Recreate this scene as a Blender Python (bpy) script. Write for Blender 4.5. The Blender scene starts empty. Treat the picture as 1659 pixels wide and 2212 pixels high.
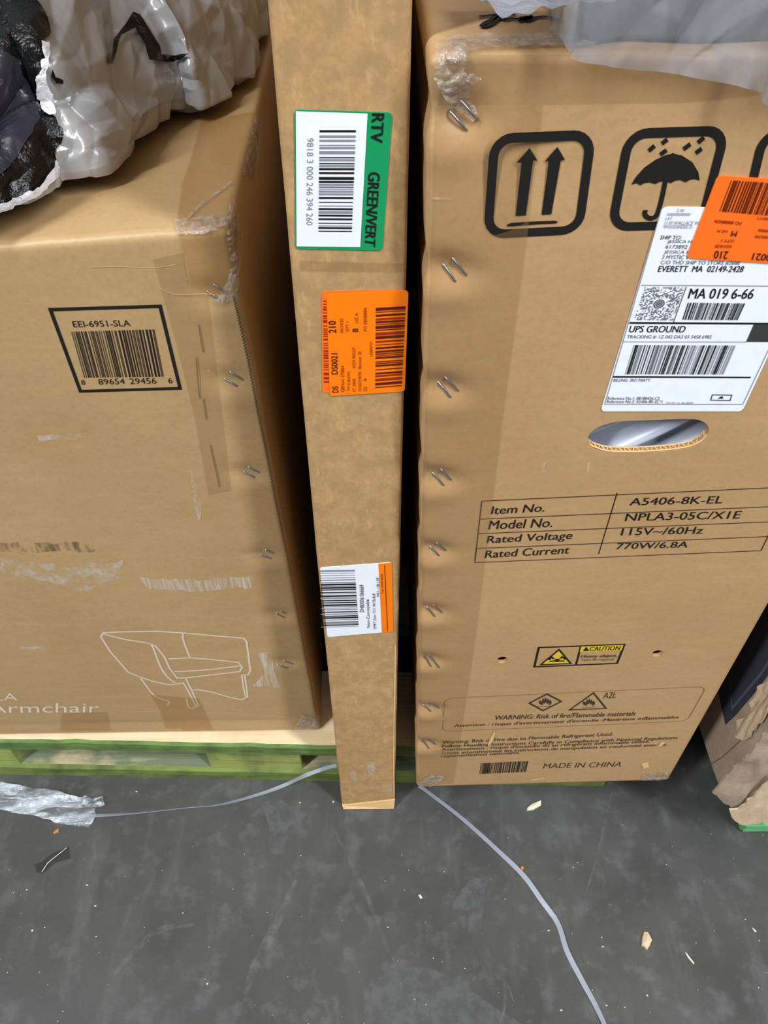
import bpy, bmesh, math, random
import numpy as np
from mathutils import Vector, Matrix, noise
from mathutils.bvhtree import BVHTree
from mathutils.geometry import delaunay_2d_cdt

random.seed(7)
scene = bpy.context.scene
COL = scene.collection

# ------------------------------------------------------------------ camera, light, exposure
FPX, CX, CY, CAMH = 1680.0, 829.5, 1106.0, 1.056
TH = math.atan(FPX / 1629.0)
RHO = -0.0095
r0 = Vector((1, 0, 0)); u0 = Vector((0, math.sin(TH), math.cos(TH))); FW = Vector((0, math.cos(TH), -math.sin(TH)))
RT = r0 * math.cos(RHO) + u0 * math.sin(RHO)
UP = u0 * math.cos(RHO) - r0 * math.sin(RHO)
CAM = Vector((0, 0, CAMH))
cd = bpy.data.cameras.new('camera')
cam = bpy.data.objects.new('camera', cd); COL.objects.link(cam)
cam.matrix_world = Matrix(((RT.x, UP.x, -FW.x, 0), (RT.y, UP.y, -FW.y, 0), (RT.z, UP.z, -FW.z, CAMH), (0, 0, 0, 1)))
cd.sensor_fit = 'VERTICAL'; cd.sensor_height = 24.0; cd.lens = 24.0 * FPX / 2212.0
cd.clip_start = 0.01
scene.camera = cam

world = bpy.data.worlds.new('world'); scene.world = world
world.use_nodes = True
bg = world.node_tree.nodes['Background']
bg.inputs[0].default_value = (0.86, 0.94, 1.0, 1); bg.inputs[1].default_value = 0.27

def area(name, loc, target, sx, sy, power, col=(0.95, 0.98, 1.0)):
    l = bpy.data.lights.new(name, 'AREA'); l.shape = 'RECTANGLE'; l.size = sx; l.size_y = sy
    l.energy = power; l.color = col
    o = bpy.data.objects.new(name, l); COL.objects.link(o)
    o.location = loc
    o.rotation_euler = (Vector(target) - Vector(loc)).to_track_quat('-Z', 'Y').to_euler()
    return o
# rows of warehouse ceiling tubes, all high above the aisle
area('ceiling_tube_light', (-2.7, -1.9, 4.3), (-0.7, -0.2, 0.3), 0.4, 3.6, 285)
area('ceiling_tube_light', (2.7, -1.9, 4.3), (0.7, -0.2, 0.3), 0.4, 3.6, 285)
area('ceiling_tube_light', (0.1, 1.9, 4.6), (0.1, 1.2, 0), 4.5, 0.4, 20)

scene.view_settings.view_transform = 'Standard'
scene.view_settings.look = 'None'
scene.view_settings.gamma = 1.0
scene.view_settings.use_curve_mapping = False
scene.view_settings.exposure = 0.0

# ------------------------------------------------------------------ geometry helpers
def ray(p):
    return (RT * ((p[0] - CX) / FPX) - UP * ((p[1] - CY) / FPX) + FW)

def on_plane(p, P0, n):
    d = ray(p); P0 = Vector(P0); n = Vector(n)
    return CAM + d * ((P0 - CAM).dot(n) / d.dot(n))

def on_z(p, z): return on_plane(p, (0, 0, z), (0, 0, 1))

class Face:
    """a flat side of a carton: s runs along it, t runs up it, in metres"""
    def __init__(self, P0, e1, e2, n):
        self.P0, self.e1, self.e2, self.n = Vector(P0), Vector(e1).normalized(), Vector(e2).normalized(), Vector(n).normalized()
    def st(self, p):
        q = on_plane(p, self.P0, self.n) - self.P0
        return (q.dot(self.e1), q.dot(self.e2))
    def pt(self, st, off=0.0):
        return self.P0 + self.e1 * st[0] + self.e2 * st[1] + self.n * off

class MB:
    def __init__(self): self.v = []; self.f = []; self.m = []
    def add(self, vs, fs, mi=0):
        b = len(self.v); self.v += [Vector(x) for x in vs]
        for f in fs:
            self.f.append(tuple(i + b for i in f)); self.m.append(mi)
    def poly(self, pts, mi=0): self.add(pts, [tuple(range(len(pts)))], mi)
    def box(self, x0, x1, y0, y1, z0, z1, M=None, mi=0):
        vs = [Vector((x, y, z)) for z in (z0, z1) for y in (y0, y1) for x in (x0, x1)]
        if M: vs = [M @ v for v in vs]
        self.add(vs, [(0, 2, 3, 1), (4, 5, 7, 6), (0, 1, 5, 4), (2, 6, 7, 3), (0, 4, 6, 2), (1, 3, 7, 5)], mi)
    def tube(self, pts, r, n=8, mi=0):
        pts = [Vector(p) for p in pts]; rings = []
        for i, p in enumerate(pts):
            d = (pts[min(i + 1, len(pts) - 1)] - pts[max(i - 1, 0)]).normalized()
            a = d.orthogonal().normalized() if i == 0 else (rings[-1][1] - d * rings[-1][1].dot(d)).normalized()
            b = d.cross(a)
            rings.append(([p + (a * math.cos(2 * math.pi * k / n) + b * math.sin(2 * math.pi * k / n)) * r for k in range(n)], a))
        vs = [v for g, _ in rings for v in g]; fs = []
        for i in range(len(pts) - 1):
            for k in range(n):
                fs.append((i * n + k, i * n + (k + 1) % n, (i + 1) * n + (k + 1) % n, (i + 1) * n + k))
        fs.append(tuple(range(n))[::-1]); fs.append(tuple(range((len(pts) - 1) * n, len(pts) * n)))
        self.add(vs, fs, mi)
    def build(self, name, mat, parent=None, smooth=False):
        root = Vector((0, 0, 0))
        if parent is not None:
            root = Vector(parent.get('_root', (0, 0, 0))) if '_root' in parent else ROOTS.get(parent.name, Vector((0, 0, 0)))
        me = bpy.data.meshes.new(name)
        me.from_pydata([v - root for v in self.v], [], self.f); me.update()
        for mm in (mat if isinstance(mat, (list, tuple)) else [mat]): me.materials.append(mm)
        if isinstance(mat, (list, tuple)):
            me.polygons.foreach_set('material_index', self.m)
        if smooth: me.polygons.foreach_set('use_smooth', [True] * len(me.polygons))
        o = bpy.data.objects.new(name, me); COL.objects.link(o)
        if parent is not None:
            o.parent = parent
            ROOTS[o.name] = root
        return o
ROOTS = {}

def thing(name, label, cat, loc, group=None):
    o = bpy.data.objects.new(name, None); COL.objects.link(o)
    o.empty_display_size = 0.05
    o.location = loc; ROOTS[o.name] = Vector(loc)
    o['label'] = label; o['category'] = cat
    if group: o['group'] = group
    return o
def tag(o, label, cat, group=None, kind=None):
    o['label'] = label; o['category'] = cat
    if group: o['group'] = group
    if kind: o['kind'] = kind
    return o

def bvh_of(*objs):
    vs, fs = [], []
    for o in objs:
        b = len(vs); root = ROOTS.get(o.name, Vector((0, 0, 0))) if o.parent else o.location
        vs += [v.co + root for v in o.data.vertices]
        fs += [tuple(i + b for i in p.vertices) for p in o.data.polygons]
    return BVHTree.FromPolygons(vs, fs)

def smooth_line(pts, n=6, closed=False):
    """Catmull-Rom through pts"""
    pts = [Vector(p) for p in pts]; out = []; N = len(pts)
    rng = range(N) if closed else range(N - 1)
    for i in rng:
        if closed: p0, p1, p2, p3 = pts[i - 1], pts[i], pts[(i + 1) % N], pts[(i + 2) % N]
        else: p0, p1, p2, p3 = pts[max(i - 1, 0)], pts[i], pts[i + 1], pts[min(i + 2, N - 1)]
        for k in range(n):
            t = k / n
            out.append(0.5 * ((2 * p1) + (p2 - p0) * t + (2 * p0 - 5 * p1 + 4 * p2 - p3) * t * t + (3 * p1 - p0 - 3 * p2 + p3) * t ** 3))
    if not closed: out.append(pts[-1])
    return out

def jag(pts, step=10, amp=4, seed=1, closed=True):
    rnd = random.Random(seed); out = []; N = len(pts)
    for i in range(N if closed else N - 1):
        a = Vector(pts[i]); b = Vector(pts[(i + 1) % N]); L = (b - a).length
        k = max(1, int(L / step))
        for j in range(k):
            p = a.lerp(b, j / k)
            if j: p = p + Vector((rnd.uniform(-amp, amp), rnd.uniform(-amp, amp)))
            out.append(p)
    if not closed: out.append(Vector(pts[-1]))
    return out

def fill2d(poly, step):
    """triangulate a 2D outline with an inner lattice"""
    poly = [Vector((p[0], p[1])) for p in poly]
    # refine the outline
    ol = []
    for i, a in enumerate(poly):
        b = poly[(i + 1) % len(poly)]; k = max(1, int((b - a).length / step + .5))
        ol += [a.lerp(b, j / k) for j in range(k)]
    n = len(ol)
    xs = [p.x for p in ol]; ys = [p.y for p in ol]
    A = np.array([(p.x, p.y) for p in ol]); B = np.roll(A, -1, axis=0)
    gx, gy = np.meshgrid(np.arange(min(xs) + step / 2, max(xs), step), np.arange(min(ys) + step / 2, max(ys), step))
    G = np.stack([gx.ravel(), gy.ravel()], 1)
    inside = np.zeros(len(G), bool)
    for (ax, ay), (bx, by) in zip(A, B):
        c = ((ay > G[:, 1]) != (by > G[:, 1]))
        with np.errstate(divide='ignore', invalid='ignore'):
            xi = (bx - ax) * (G[:, 1] - ay) / (by - ay) + ax
        inside ^= c & (G[:, 0] < xi)
    G = G[inside]
    if len(G):
        d = np.min(np.hypot(G[:, None, 0] - A[None, :, 0], G[:, None, 1] - A[None, :, 1]), axis=1)
        G = G[d > step * 0.45]
    cs = ol + [Vector((float(x), float(y))) for x, y in G]
    r = delaunay_2d_cdt(cs, [(i, (i + 1) % n) for i in range(n)], [tuple(range(n))], 1, 1e-6)
    return [Vector(v) for v in r[0]], [tuple(f) for f in r[2]]

def drape(mb, poly, bvh, off, step=8, mi=0, wr=0.0):
    """lay a cut sheet of tape or film on a real surface"""
    vs, fs = fill2d(poly, step); P = []; ok = []
    for p in vs:
        d = ray(p).normalized()
        h = bvh.ray_cast(CAM, d)
        if h[0] is None:
            P.append(None); continue
        n = h[1] if h[1].dot(d) < 0 else -h[1]
        o_ = off + (wr * (abs(noise.noise(h[0] * 110)) + .6 * abs(noise.noise(h[0] * 260))) if wr else 0)
        P.append(h[0] + (n * 0.5 - d * 0.5) * o_)
    keep = [f for f in fs if all(P[i] is not None for i in f)]
    # leave out facets that jump a gap
    keep = [f for f in keep if max((P[f[i]] - P[f[i - 1]]).length for i in range(3)) < 0.05]
    mb.add([p if p is not None else Vector((0, 0, 0)) for p in P], keep, mi)
    # drop unused
    used = sorted({i for f in mb.f for i in f}); mp = {u: k for k, u in enumerate(used)}
    mb.v = [mb.v[u] for u in used]; mb.f = [tuple(mp[i] for i in f) for f in mb.f]

# ---- printing on flat faces
def quad(face, TL, TR, BL, BR=None):
    a, b, c = (Vector(face.st(p)) for p in (TL, TR, BL))
    d = Vector(face.st(BR)) if BR is not None else b + c - a
    def at(u, v): return a * (1 - u) * (1 - v) + b * u * (1 - v) + c * (1 - u) * v + d * u * v   # v runs down
    return at

def text_mesh(s, shear=0.0, bold=0.0):
    cu = bpy.data.curves.new('t', 'FONT'); cu.body = s; cu.shear = shear; cu.offset = bold; cu.resolution_u = 3
    ob = bpy.data.objects.new('t', cu); COL.objects.link(ob)
    dg = bpy.context.evaluated_depsgraph_get()
    me = bpy.data.meshes.new_from_object(ob.evaluated_get(dg))
    vs = [(v.co.x, v.co.y) for v in me.vertices]; fs = [tuple(p.vertices) for p in me.polygons]
    bpy.data.objects.remove(ob); bpy.data.curves.remove(cu); bpy.data.meshes.remove(me)
    return vs, fs

def text(mb, face, s, TL, TR, BL, BR=None, off=0.00022, mi=0, bold=0.0):
    at = quad(face, TL, TR, BL, BR)
    vs, fs = text_mesh(s)
    if not vs: return
    x0 = min(v[0] for v in vs); x1 = max(v[0] for v in vs); y0 = min(v[1] for v in vs); y1 = max(v[1] for v in vs)
    for sh in ((0,) if not bold else (-bold * .45, bold * .45)):
        mb.add([face.pt(at((x - x0 + sh) / (x1 - x0), 1 - (y - y0) / max(y1 - y0, 1e-6)), off + (.00003 if sh > 0 else 0)) for x, y in vs], fs, mi)

def bars(mb, face, TL, TR, BL, BR, n=60, seed=1, fill=0.5, off=0.00022, mi=0, pattern=None, alt=None):
    at = quad(face, TL, TR, BL, BR); rnd = random.Random(seed)
    ws = []
    while len(ws) < n: ws.append((rnd.choice((1, 1, 1, 2, 2, 3)), rnd.choice((1, 1, 2, 2, 3))))
    tot = sum(a + b for a, b in ws) - ws[-1][1]; x = 0
    for a, b in ws:
        u0, u1 = x / tot, (x + a) / tot
        m = mi if alt is None or rnd.random() > 0.35 else alt
        mb.poly([face.pt(at(u0, 0), off), face.pt(at(u0, 1), off), face.pt(at(u1, 1), off), face.pt(at(u1, 0), off)], m)
        x += a + b

def stroke_st(mb, face, pts, w, closed=False, off=0.00022, mi=0, taper=False):
    pts = [Vector(p) for p in pts]; N = len(pts); L = []; Rr = []
    for i, p in enumerate(pts):
        a = pts[i - 1] if (i > 0 or closed) else p
        b = pts[(i + 1) % N] if (i < N - 1 or closed) else p
        d1 = (p - a); d2 = (b - p)
        if d1.length < 1e-9: d1 = d2
        if d2.length < 1e-9: d2 = d1
        d1 = d1.normalized(); d2 = d2.normalized()
        n1 = Vector((-d1.y, d1.x)); n2 = Vector((-d2.y, d2.x)); m = (n1 + n2)
        if m.length < 1e-6: m = n1
        m = m.normalized(); k = min(1.6, 1 / max(0.3, m.dot(n1)))
        ww = w
        if taper: ww = w * (0.25 + 0.75 * math.sin(math.pi * (i + .3) / (N - .4)))
        L.append(face.pt(p + m * ww / 2 * k, off)); Rr.append(face.pt(p - m * ww / 2 * k, off))
    fs = []
    for i in range(N if closed else N - 1):
        j = (i + 1) % N; fs.append((i, N + i, N + j, j))
    mb.add(L + Rr, fs, mi)

def stroke(mb, face, px, w, closed=False, smooth=0, off=0.00022, mi=0, taper=False):
    st = [Vector(face.st(p)) for p in px]
    if smooth: st = smooth_line(st, smooth, closed)
    stroke_st(mb, face, st, w, closed, off, mi, taper)

def rounded(at, wu, hv, r, n=6):
    """rounded rectangle in a quad whose sides measure wu x hv metres"""
    out = []; ru, rv = r / wu, r / hv
    for cu, cv, a0 in ((1 - ru, rv, -90), (1 - ru, 1 - rv, 0), (ru, 1 - rv, 90), (ru, rv, 180)):
        for k in range(n + 1):
            a = math.radians(a0 + 90 * k / n); out.append(at(cu + ru * math.cos(a), cv + rv * math.sin(a)))
    return out
def rrect(face, TL, TR, BL, BR, r):
    at = quad(face, TL, TR, BL, BR)
    return rounded(at, (at(1, .5) - at(0, .5)).length, (at(.5, 1) - at(.5, 0)).length, r)
def ppoly(mb, face, px, off=0.00022, mi=0):
    """a filled print of any outline"""
    st = [Vector(face.st(p)) for p in px]
    mb_poly_st(mb, face, st, off, mi)
def mb_poly_st(mb, face, st, off=0.00022, mi=0):
    n = len(st)
    r = delaunay_2d_cdt([Vector((p[0], p[1])) for p in st], [], [tuple(range(n))], 1, 1e-9)
    mb.add([face.pt(v, off) for v in r[0]], [tuple(f) for f in r[2]], mi)

def zc(x0, y0, k):
    return lambda *p: [(x0 + a / k, y0 + b / k) for a, b in p]

# ------------------------------------------------------------------ materials
def lin(c):
    return tuple(((x / 255) / 12.92 if x / 255 <= 0.04045 else ((x / 255 + 0.055) / 1.055) ** 2.4) for x in c) + (1,)

class NT:
    def __init__(self, name):
        self.m = bpy.data.materials.new(name); self.m.use_nodes = True
        self.t = self.m.node_tree; self.n = self.t.nodes; self.l = self.t.links
        self.p = self.n['Principled BSDF']; self.out = self.n['Material Output']
        self.tc = self.n.new('ShaderNodeTexCoord')
    def map(self, scale=(1, 1, 1), rot=(0, 0, 0)):
        mp = self.n.new('ShaderNodeMapping'); mp.inputs['Scale'].default_value = scale; mp.inputs['Rotation'].default_value = rot
        self.l.new(self.tc.outputs['Object'], mp.inputs[0]); return mp.outputs[0]
    def noise(self, scale, detail=4, rough=0.55, vec=None, dist=0.0):
        n = self.n.new('ShaderNodeTexNoise'); n.inputs['Scale'].default_value = scale
        n.inputs['Detail'].default_value = detail; n.inputs['Roughness'].default_value = rough
        n.inputs['Distortion'].default_value = dist
        self.l.new(vec or self.tc.outputs['Object'], n.inputs['Vector']); return n.outputs['Fac']
    def voro(self, scale, feature='F1', vec=None):
        n = self.n.new('ShaderNodeTexVoronoi'); n.feature = feature; n.inputs['Scale'].default_value = scale
        self.l.new(vec or self.tc.outputs['Object'], n.inputs['Vector']); return n.outputs['Distance']
    def ramp(self, fac, stops):
        r = self.n.new('ShaderNodeValToRGB'); e = r.color_ramp.elements
        while len(e) < len(stops): e.new(0.5)
        for el, (p, c) in zip(e, stops): el.position = p; el.color = c if len(c) == 4 else tuple(c) + (1,)
        self.l.new(fac, r.inputs[0]); return r.outputs[0]
    def mix(self, fac, a, b, mode='MIX'):
        m = self.n.new('ShaderNodeMix'); m.data_type = 'RGBA'; m.blend_type = mode
        for i, x in ((0, fac), (6, a), (7, b)):
            if hasattr(x, 'is_linked') or hasattr(x, 'links'): self.l.new(x, m.inputs[i])
            else: m.inputs[i].default_value = x
        return m.outputs[2]
    def math(self, op, a, b=0.5):
        m = self.n.new('ShaderNodeMath'); m.operation = op
        for i, x in ((0, a), (1, b)):
            if hasattr(x, 'links'): self.l.new(x, m.inputs[i])
            else: m.inputs[i].default_value = x
        return m.outputs[0]
    def bump(self, h, strength=0.3, dist=0.002, normal=None):
        b = self.n.new('ShaderNodeBump'); b.inputs['Strength'].default_value = strength; b.inputs['Distance'].default_value = dist
        self.l.new(h, b.inputs['Height'])
        if normal is not None: self.l.new(normal, b.inputs['Normal'])
        self.l.new(b.outputs[0], self.p.inputs['Normal']); return b.outputs[0]
    def set(self, **k):
        for key, v in k.items():
            key = key.replace('_', ' ')
            if hasattr(v, 'links'): self.l.new(v, self.p.inputs[key])
            else: self.p.inputs[key].default_value = v
        return self
    def alpha(self, fac):
        """part of the light goes straight through (thin clear film)"""
        tr = self.n.new('ShaderNodeBsdfTransparent'); mx = self.n.new('ShaderNodeMixShader')
        if hasattr(fac, 'links'): self.l.new(fac, mx.inputs[0])
        else: mx.inputs[0].default_value = fac
        self.l.new(tr.outputs[0], mx.inputs[1]); self.l.new(self.p.outputs[0], mx.inputs[2])
        self.l.new(mx.outputs[0], self.out.inputs[0]); return self
    def clearfilm(self, fac, tint=(1, 1, 1, 1)):
        self.alpha(fac)
        for n in self.n:
            if n.type == 'BSDF_TRANSPARENT': n.inputs[0].default_value = tint
        return self

def cardboard(name, base, dark, fibre=1.0, rough=0.5, spec=0.35, mottled=0.0):
    m = NT(name)
    big = m.noise(5, 5, .6); fine = m.noise(220, 3, .7)
    streak = m.noise(1, 5, .65, m.map((14, 14, 90)))
    c = m.mix(m.ramp(big, [(.3, (0, 0, 0)), (.72, (1, 1, 1))]), lin(dark), lin(base))
    c = m.mix(m.math('MULTIPLY', m.ramp(fine, [(.45, (0, 0, 0)), (.75, (1, 1, 1))]), .18 * fibre), c, lin([x * .62 for x in base]))
    c = m.mix(m.math('MULTIPLY', m.ramp(streak, [(.5, (0, 0, 0)), (.75, (1, 1, 1))]), .22), c, lin([min(255, x * 1.1) for x in base]))
    if mottled:
        mo = m.noise(60, 4, .7); c = m.mix(m.math('MULTIPLY', m.ramp(mo, [(.44, (0, 0, 0)), (.6, (1, 1, 1))]), mottled), c, lin([x * .84 for x in base]))
        mo2 = m.noise(1, 4, .7, m.map((160, 160, 60))); c = m.mix(m.math('MULTIPLY', m.ramp(mo2, [(.55, (0, 0, 0)), (.7, (1, 1, 1))]), mottled * .8), c, lin([min(255, x * 1.12) for x in base]))
    m.set(Base_Color=c, Roughness=rough, Specular_IOR_Level=spec)
    h = m.mix(.5, big, m.noise(40, 4, .6))
    m.bump(h, .25, .004)
    return m.m

M = {}
M['card_left'] = cardboard('brown_cardboard_satin', (178, 147, 104), (165, 134, 92), rough=.42, spec=.45)
M['card_right'] = cardboard('tan_cardboard', (186, 150, 106), (175, 138, 95), rough=.45, spec=.4)
M['card_thin'] = cardboard('kraft_cardboard_mottled', (188, 151, 105), (174, 137, 91), 1.4, .75, .2, .65)
M['card_grey'] = cardboard('weathered_grey_cardboard', (172, 152, 132), (150, 130, 112), 1, .8, .2, .4)
M['card_raw'] = cardboard('torn_inner_cardboard', (212, 188, 156), (188, 162, 130), 1, .85, .15, .4)
M['card_edge'] = cardboard('cut_cardboard_edge', (226, 190, 138), (200, 160, 110), 1, .85, .15)

def flat(name, c, rough=.5, spec=.3, metal=0.0):
    m = NT(name); n = m.noise(90, 3)
    m.set(Base_Color=m.mix(n, lin([x * .94 for x in c]), lin(c)), Roughness=rough, Specular_IOR_Level=spec, Metallic=metal)
    return m.m
M['ink'] = flat('black_ink', (30, 28, 26), .6, .2)
M['ink_soft'] = flat('thin_brown_black_ink', (66, 54, 42), .6, .2)
M['ink_faint'] = flat('faded_ink', (120, 96, 68), .6, .2)
M['ink_grey'] = flat('grey_thermal_print', (140, 142, 152), .5, .3)
M['ink_navy'] = flat('navy_ink', (56, 58, 72), .5, .35)
M['ink_white'] = flat('white_ink', (214, 196, 176), .6, .2)
M['ink_orange'] = flat('print_on_orange', (150, 42, 18), .5, .3)
M['ink_orange_dark'] = flat('dark_print_on_orange', (88, 26, 14), .5, .3)
M['white_label'] = flat('white_label_paper', (240, 244, 252), .38, .4)
M['green_label'] = flat('green_label_paper', (22, 152, 92), .35, .4)
M['orange_label'] = flat('fluorescent_orange_paper', (255, 128, 6), .35, .4)
M['orange_label2'] = flat('fluorescent_red_orange_paper', (255, 114, 30), .35, .4)
M['yellow_print'] = flat('yellow_print', (222, 186, 40), .5, .3)
M['fold'] = flat('pale_fold', (204, 168, 118), .7, .2)
M['steel'] = flat('staple_steel', (170, 172, 176), .25, .6, .9)
M['marker'] = flat('black_marker', (30, 22, 18), .6, .2)

m = NT('brown_packing_tape'); w = m.noise(46, 4, .6, dist=.6)
m.set(Base_Color=lin((176, 128, 66)), Roughness=.22, Specular_IOR_Level=.6); m.bump(w, .35, .004); m.alpha(.30); M['tape'] = m.m
m = NT('dull_packing_tape'); w = m.noise(30, 4, .6)
m.set(Base_Color=lin((158, 120, 74)), Roughness=.36, Specular_IOR_Level=.5); m.bump(w, .2, .003); m.alpha(.2); M['tape_flat'] = m.m
m = NT('wrinkled_clear_tape'); w = m.voro(70, 'F1', m.map((1, 1, .6))); w2 = m.noise(90, 4, .6, dist=1.2)
m.set(Base_Color=lin((178, 166, 154)), Roughness=.10, Specular_IOR_Level=1.0); m.bump(m.mix(.5, w, w2), .9, .006)
m.clearfilm(m.ramp(w2, [(.36, (.15, .15, .15)), (.62, (.6, .6, .6))])); M['tape_clear'] = m.m
m = NT('clear_film'); w = m.noise(12, 3, .5, dist=.6); w2 = m.noise(16, 4, .6, dist=2)
m.set(Base_Color=lin((160, 161, 166)), Roughness=.16, Specular_IOR_Level=1.0); m.bump(w, .3, .004)
m.clearfilm(m.ramp(w2, [(.35, (.36, .36, .36)), (.7, (.62, .62, .62))])); M['film'] = m.m
m = NT('floor_film'); w = m.noise(1, 4, .55, m.map((16, 60, 30)), dist=1.0)
m.set(Base_Color=lin((200, 210, 220)), Roughness=.15, Specular_IOR_Level=.9); m.bump(w, .9, .006)
m.clearfilm(m.ramp(w, [(.42, (.12, .12, .12)), (.62, (.75, .75, .75))])); M['film_floor'] = m.m
m = NT('strap_plastic'); w = m.noise(60, 3)
m.set(Base_Color=lin((172, 178, 192)), Roughness=.3, Specular_IOR_Level=.6); m.bump(w, .2, .002); m.alpha(.58); M['strap'] = m.m
m = NT('grey_poly_film'); w = m.noise(26, 5, .6, dist=1.0); v = m.voro(34, 'F1')
m.set(Base_Color=m.mix(m.noise(8), lin((146, 145, 147)), lin((168, 167, 169))), Roughness=.26, Specular_IOR_Level=.8, Metallic=.08)
m.bump(m.mix(.3, w, v), .25, .006); M['poly'] = m.m
m = NT('black_poly_film'); w = m.noise(40, 5, .6, dist=1.2)
m.set(Base_Color=lin((8, 8, 10)), Roughness=.26, Specular_IOR_Level=.32); m.bump(w, .4, .008); M['black_film'] = m.m
m = NT('dark_blue_film'); w = m.noise(24, 4, .6, dist=.8)
m.set(Base_Color=lin((34, 35, 48)), Roughness=.32, Specular_IOR_Level=.4); m.bump(w, .4, .008); M['blue_film'] = m.m
m = NT('torn_silver_edge'); w = m.noise(120, 4)
m.set(Base_Color=lin((205, 205, 212)), Roughness=.25, Specular_IOR_Level=.7); m.bump(w, .9, .004); M['silver'] = m.m
m = NT('grey_wrapped_goods'); w = m.noise(14, 4)
m.set(Base_Color=m.mix(w, lin((62, 64, 64)), lin((104, 108, 108))), Roughness=.5); M['grey_goods'] = m.m
m = NT('blue_grey_foam'); w = m.noise(30, 4)
m.set(Base_Color=m.mix(w, lin((150, 160, 184)), lin((206, 212, 226))), Roughness=.3, Specular_IOR_Level=.6); M['foam'] = m.m

def scuff(name, c, lo, hi, sc, mx=.85, mp=(1, 1, 1)):
    m = NT(name); n = m.noise(sc, 5, .7, m.map(mp))
    m.set(Base_Color=lin(c), Roughness=.7, Specular_IOR_Level=.2)
    m.alpha(m.ramp(n, [(lo, (0, 0, 0)), (hi, (mx, mx, mx))])); return m.m
M['scuff_white'] = scuff('white_scuff', (216, 206, 194), .42, .68, 60, .6)
M['scuff_comb'] = scuff('white_comb_scuff', (220, 212, 202), .38, .66, 1, .65, (260, 260, 22))
M['scuff_dark'] = scuff('dark_smudge', (84, 66, 48), .45, .62, 1, .55, (170, 170, 30))
M['scuff_floor'] = scuff('pale_floor_scuff', (132, 132, 131), .38, .68, 60, .38)
M['patch_floor'] = scuff('pale_floor_patch', (102, 104, 104), .35, .55, 40, .6)

def wood(name, paint, bare, lo, hi, sc=(5, 40, 40)):
    m = NT(name); g = m.noise(1, 5, .65, m.map(sc)); g2 = m.noise(24, 4, .6)
    f = m.ramp(m.mix(.45, g, g2), [(lo, (0, 0, 0)), (hi, (1, 1, 1))])
    gr = m.noise(1, 4, .6, m.map((8, 160, 160)))
    c = m.mix(f, lin(paint), lin(bare)); c = m.mix(m.math('MULTIPLY', gr, .35), c, lin([x * .5 for x in bare]))
    m.set(Base_Color=c, Roughness=.75, Specular_IOR_Level=.25); m.bump(gr, .4, .003); return m.m
M['wood_top'] = wood('bare_pallet_wood', (214, 190, 150), (236, 214, 176), .35, .6)
M['wood_green'] = wood('green_painted_edge', (110, 138, 72), (66, 82, 52), .44, .62)
M['wood_lime'] = wood('lime_painted_block', (158, 168, 92), (104, 114, 68), .45, .64)
M['wood_moss'] = wood('mossy_worn_board', (112, 124, 96), (188, 170, 138), .46, .60)
M['wood_rim'] = wood('yellow_green_board_edge', (122, 138, 70), (80, 94, 54), .44, .62)
M['wood_mint'] = wood('mint_green_wood', (112, 196, 132), (88, 160, 104), .45, .7)
M['chip_wood'] = flat('pale_wood_chip', (222, 214, 186), .7, .2)
M['chip_card'] = flat('tan_paper_scrap', (206, 184, 152), .8, .2)
M['chip_orange'] = flat('orange_scrap', (196, 128, 70), .7, .2)
M['crumb'] = flat('pale_crumb', (214, 206, 190), .7, .2)

# concrete
m = NT('worn_grey_concrete')
a = m.noise(7, 6, .65, dist=.3); b = m.noise(30, 5, .65); c3 = m.noise(2.2, 4, .6); d = m.noise(340, 2)
c = m.mix(m.ramp(a, [(.32, (0, 0, 0)), (.7, (1, 1, 1))]), lin((60, 60, 58)), lin((78, 78, 76)))
c = m.mix(m.math('MULTIPLY', m.ramp(b, [(.52, (0, 0, 0)), (.66, (1, 1, 1))]), .4), c, lin((104, 105, 104)))
c = m.mix(m.math('MULTIPLY', m.ramp(c3, [(.4, (0, 0, 0)), (.65, (1, 1, 1))]), .35), c, lin((58, 59, 59)))
st_ = m.noise(1, 4, .6, m.map((30, 6, 1), (0, 0, .4)))
c = m.mix(m.math('MULTIPLY', m.ramp(st_, [(.56, (0, 0, 0)), (.7, (1, 1, 1))]), .22), c, lin((106, 106, 105)))
c = m.mix(m.ramp(d, [(.72, (0, 0, 0)), (.78, (.5, .5, .5))]), c, lin((130, 128, 122)))
m.set(Base_Color=c, Roughness=m.ramp(a, [(.3, (.42, .42, .42)), (.7, (.62, .62, .62))]), Specular_IOR_Level=.4)
m.bump(m.mix(.5, b, d), .12, .002); M['concrete'] = m.m

# ------------------------------------------------------------------ setting: the warehouse floor
mb = MB(); mb.poly([(-4, -4, 0), (4, -4, 0), (4, 5, 0), (-4, 5, 0)])
floor = mb.build('floor', M['concrete']); floor['kind'] = 'structure'; floor['label'] = 'worn grey concrete warehouse floor'; floor['category'] = 'floor'
FLOOR = Face((0, 0, 0), (1, 0, 0), (0, 1, 0), (0, 0, 1))
def scuff_line(px, w, mat='scuff_floor', taper=True):
    mb = MB(); stroke(mb, FLOOR, px, w, smooth=6, off=.0006, taper=taper)
    mb.build('floor_scuff', M[mat], floor)
scuff_line([(720, 1790), (750, 1850), (785, 1920), (815, 1985), (832, 2040), (850, 2075)], .006)
scuff_line([(1322, 1710), (1305, 1785), (1290, 1850), (1265, 1932)], .004)
scuff_line([(240, 2118), (285, 2060), (350, 2008), (420, 1998)], .008)
scuff_line([(640, 1900), (600, 1990), (550, 2090), (530, 2150)], .012)
scuff_line([(1110, 2165), (1092, 2120), (1090, 2175), (1080, 2212)], .004)
mb = MB()
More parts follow.
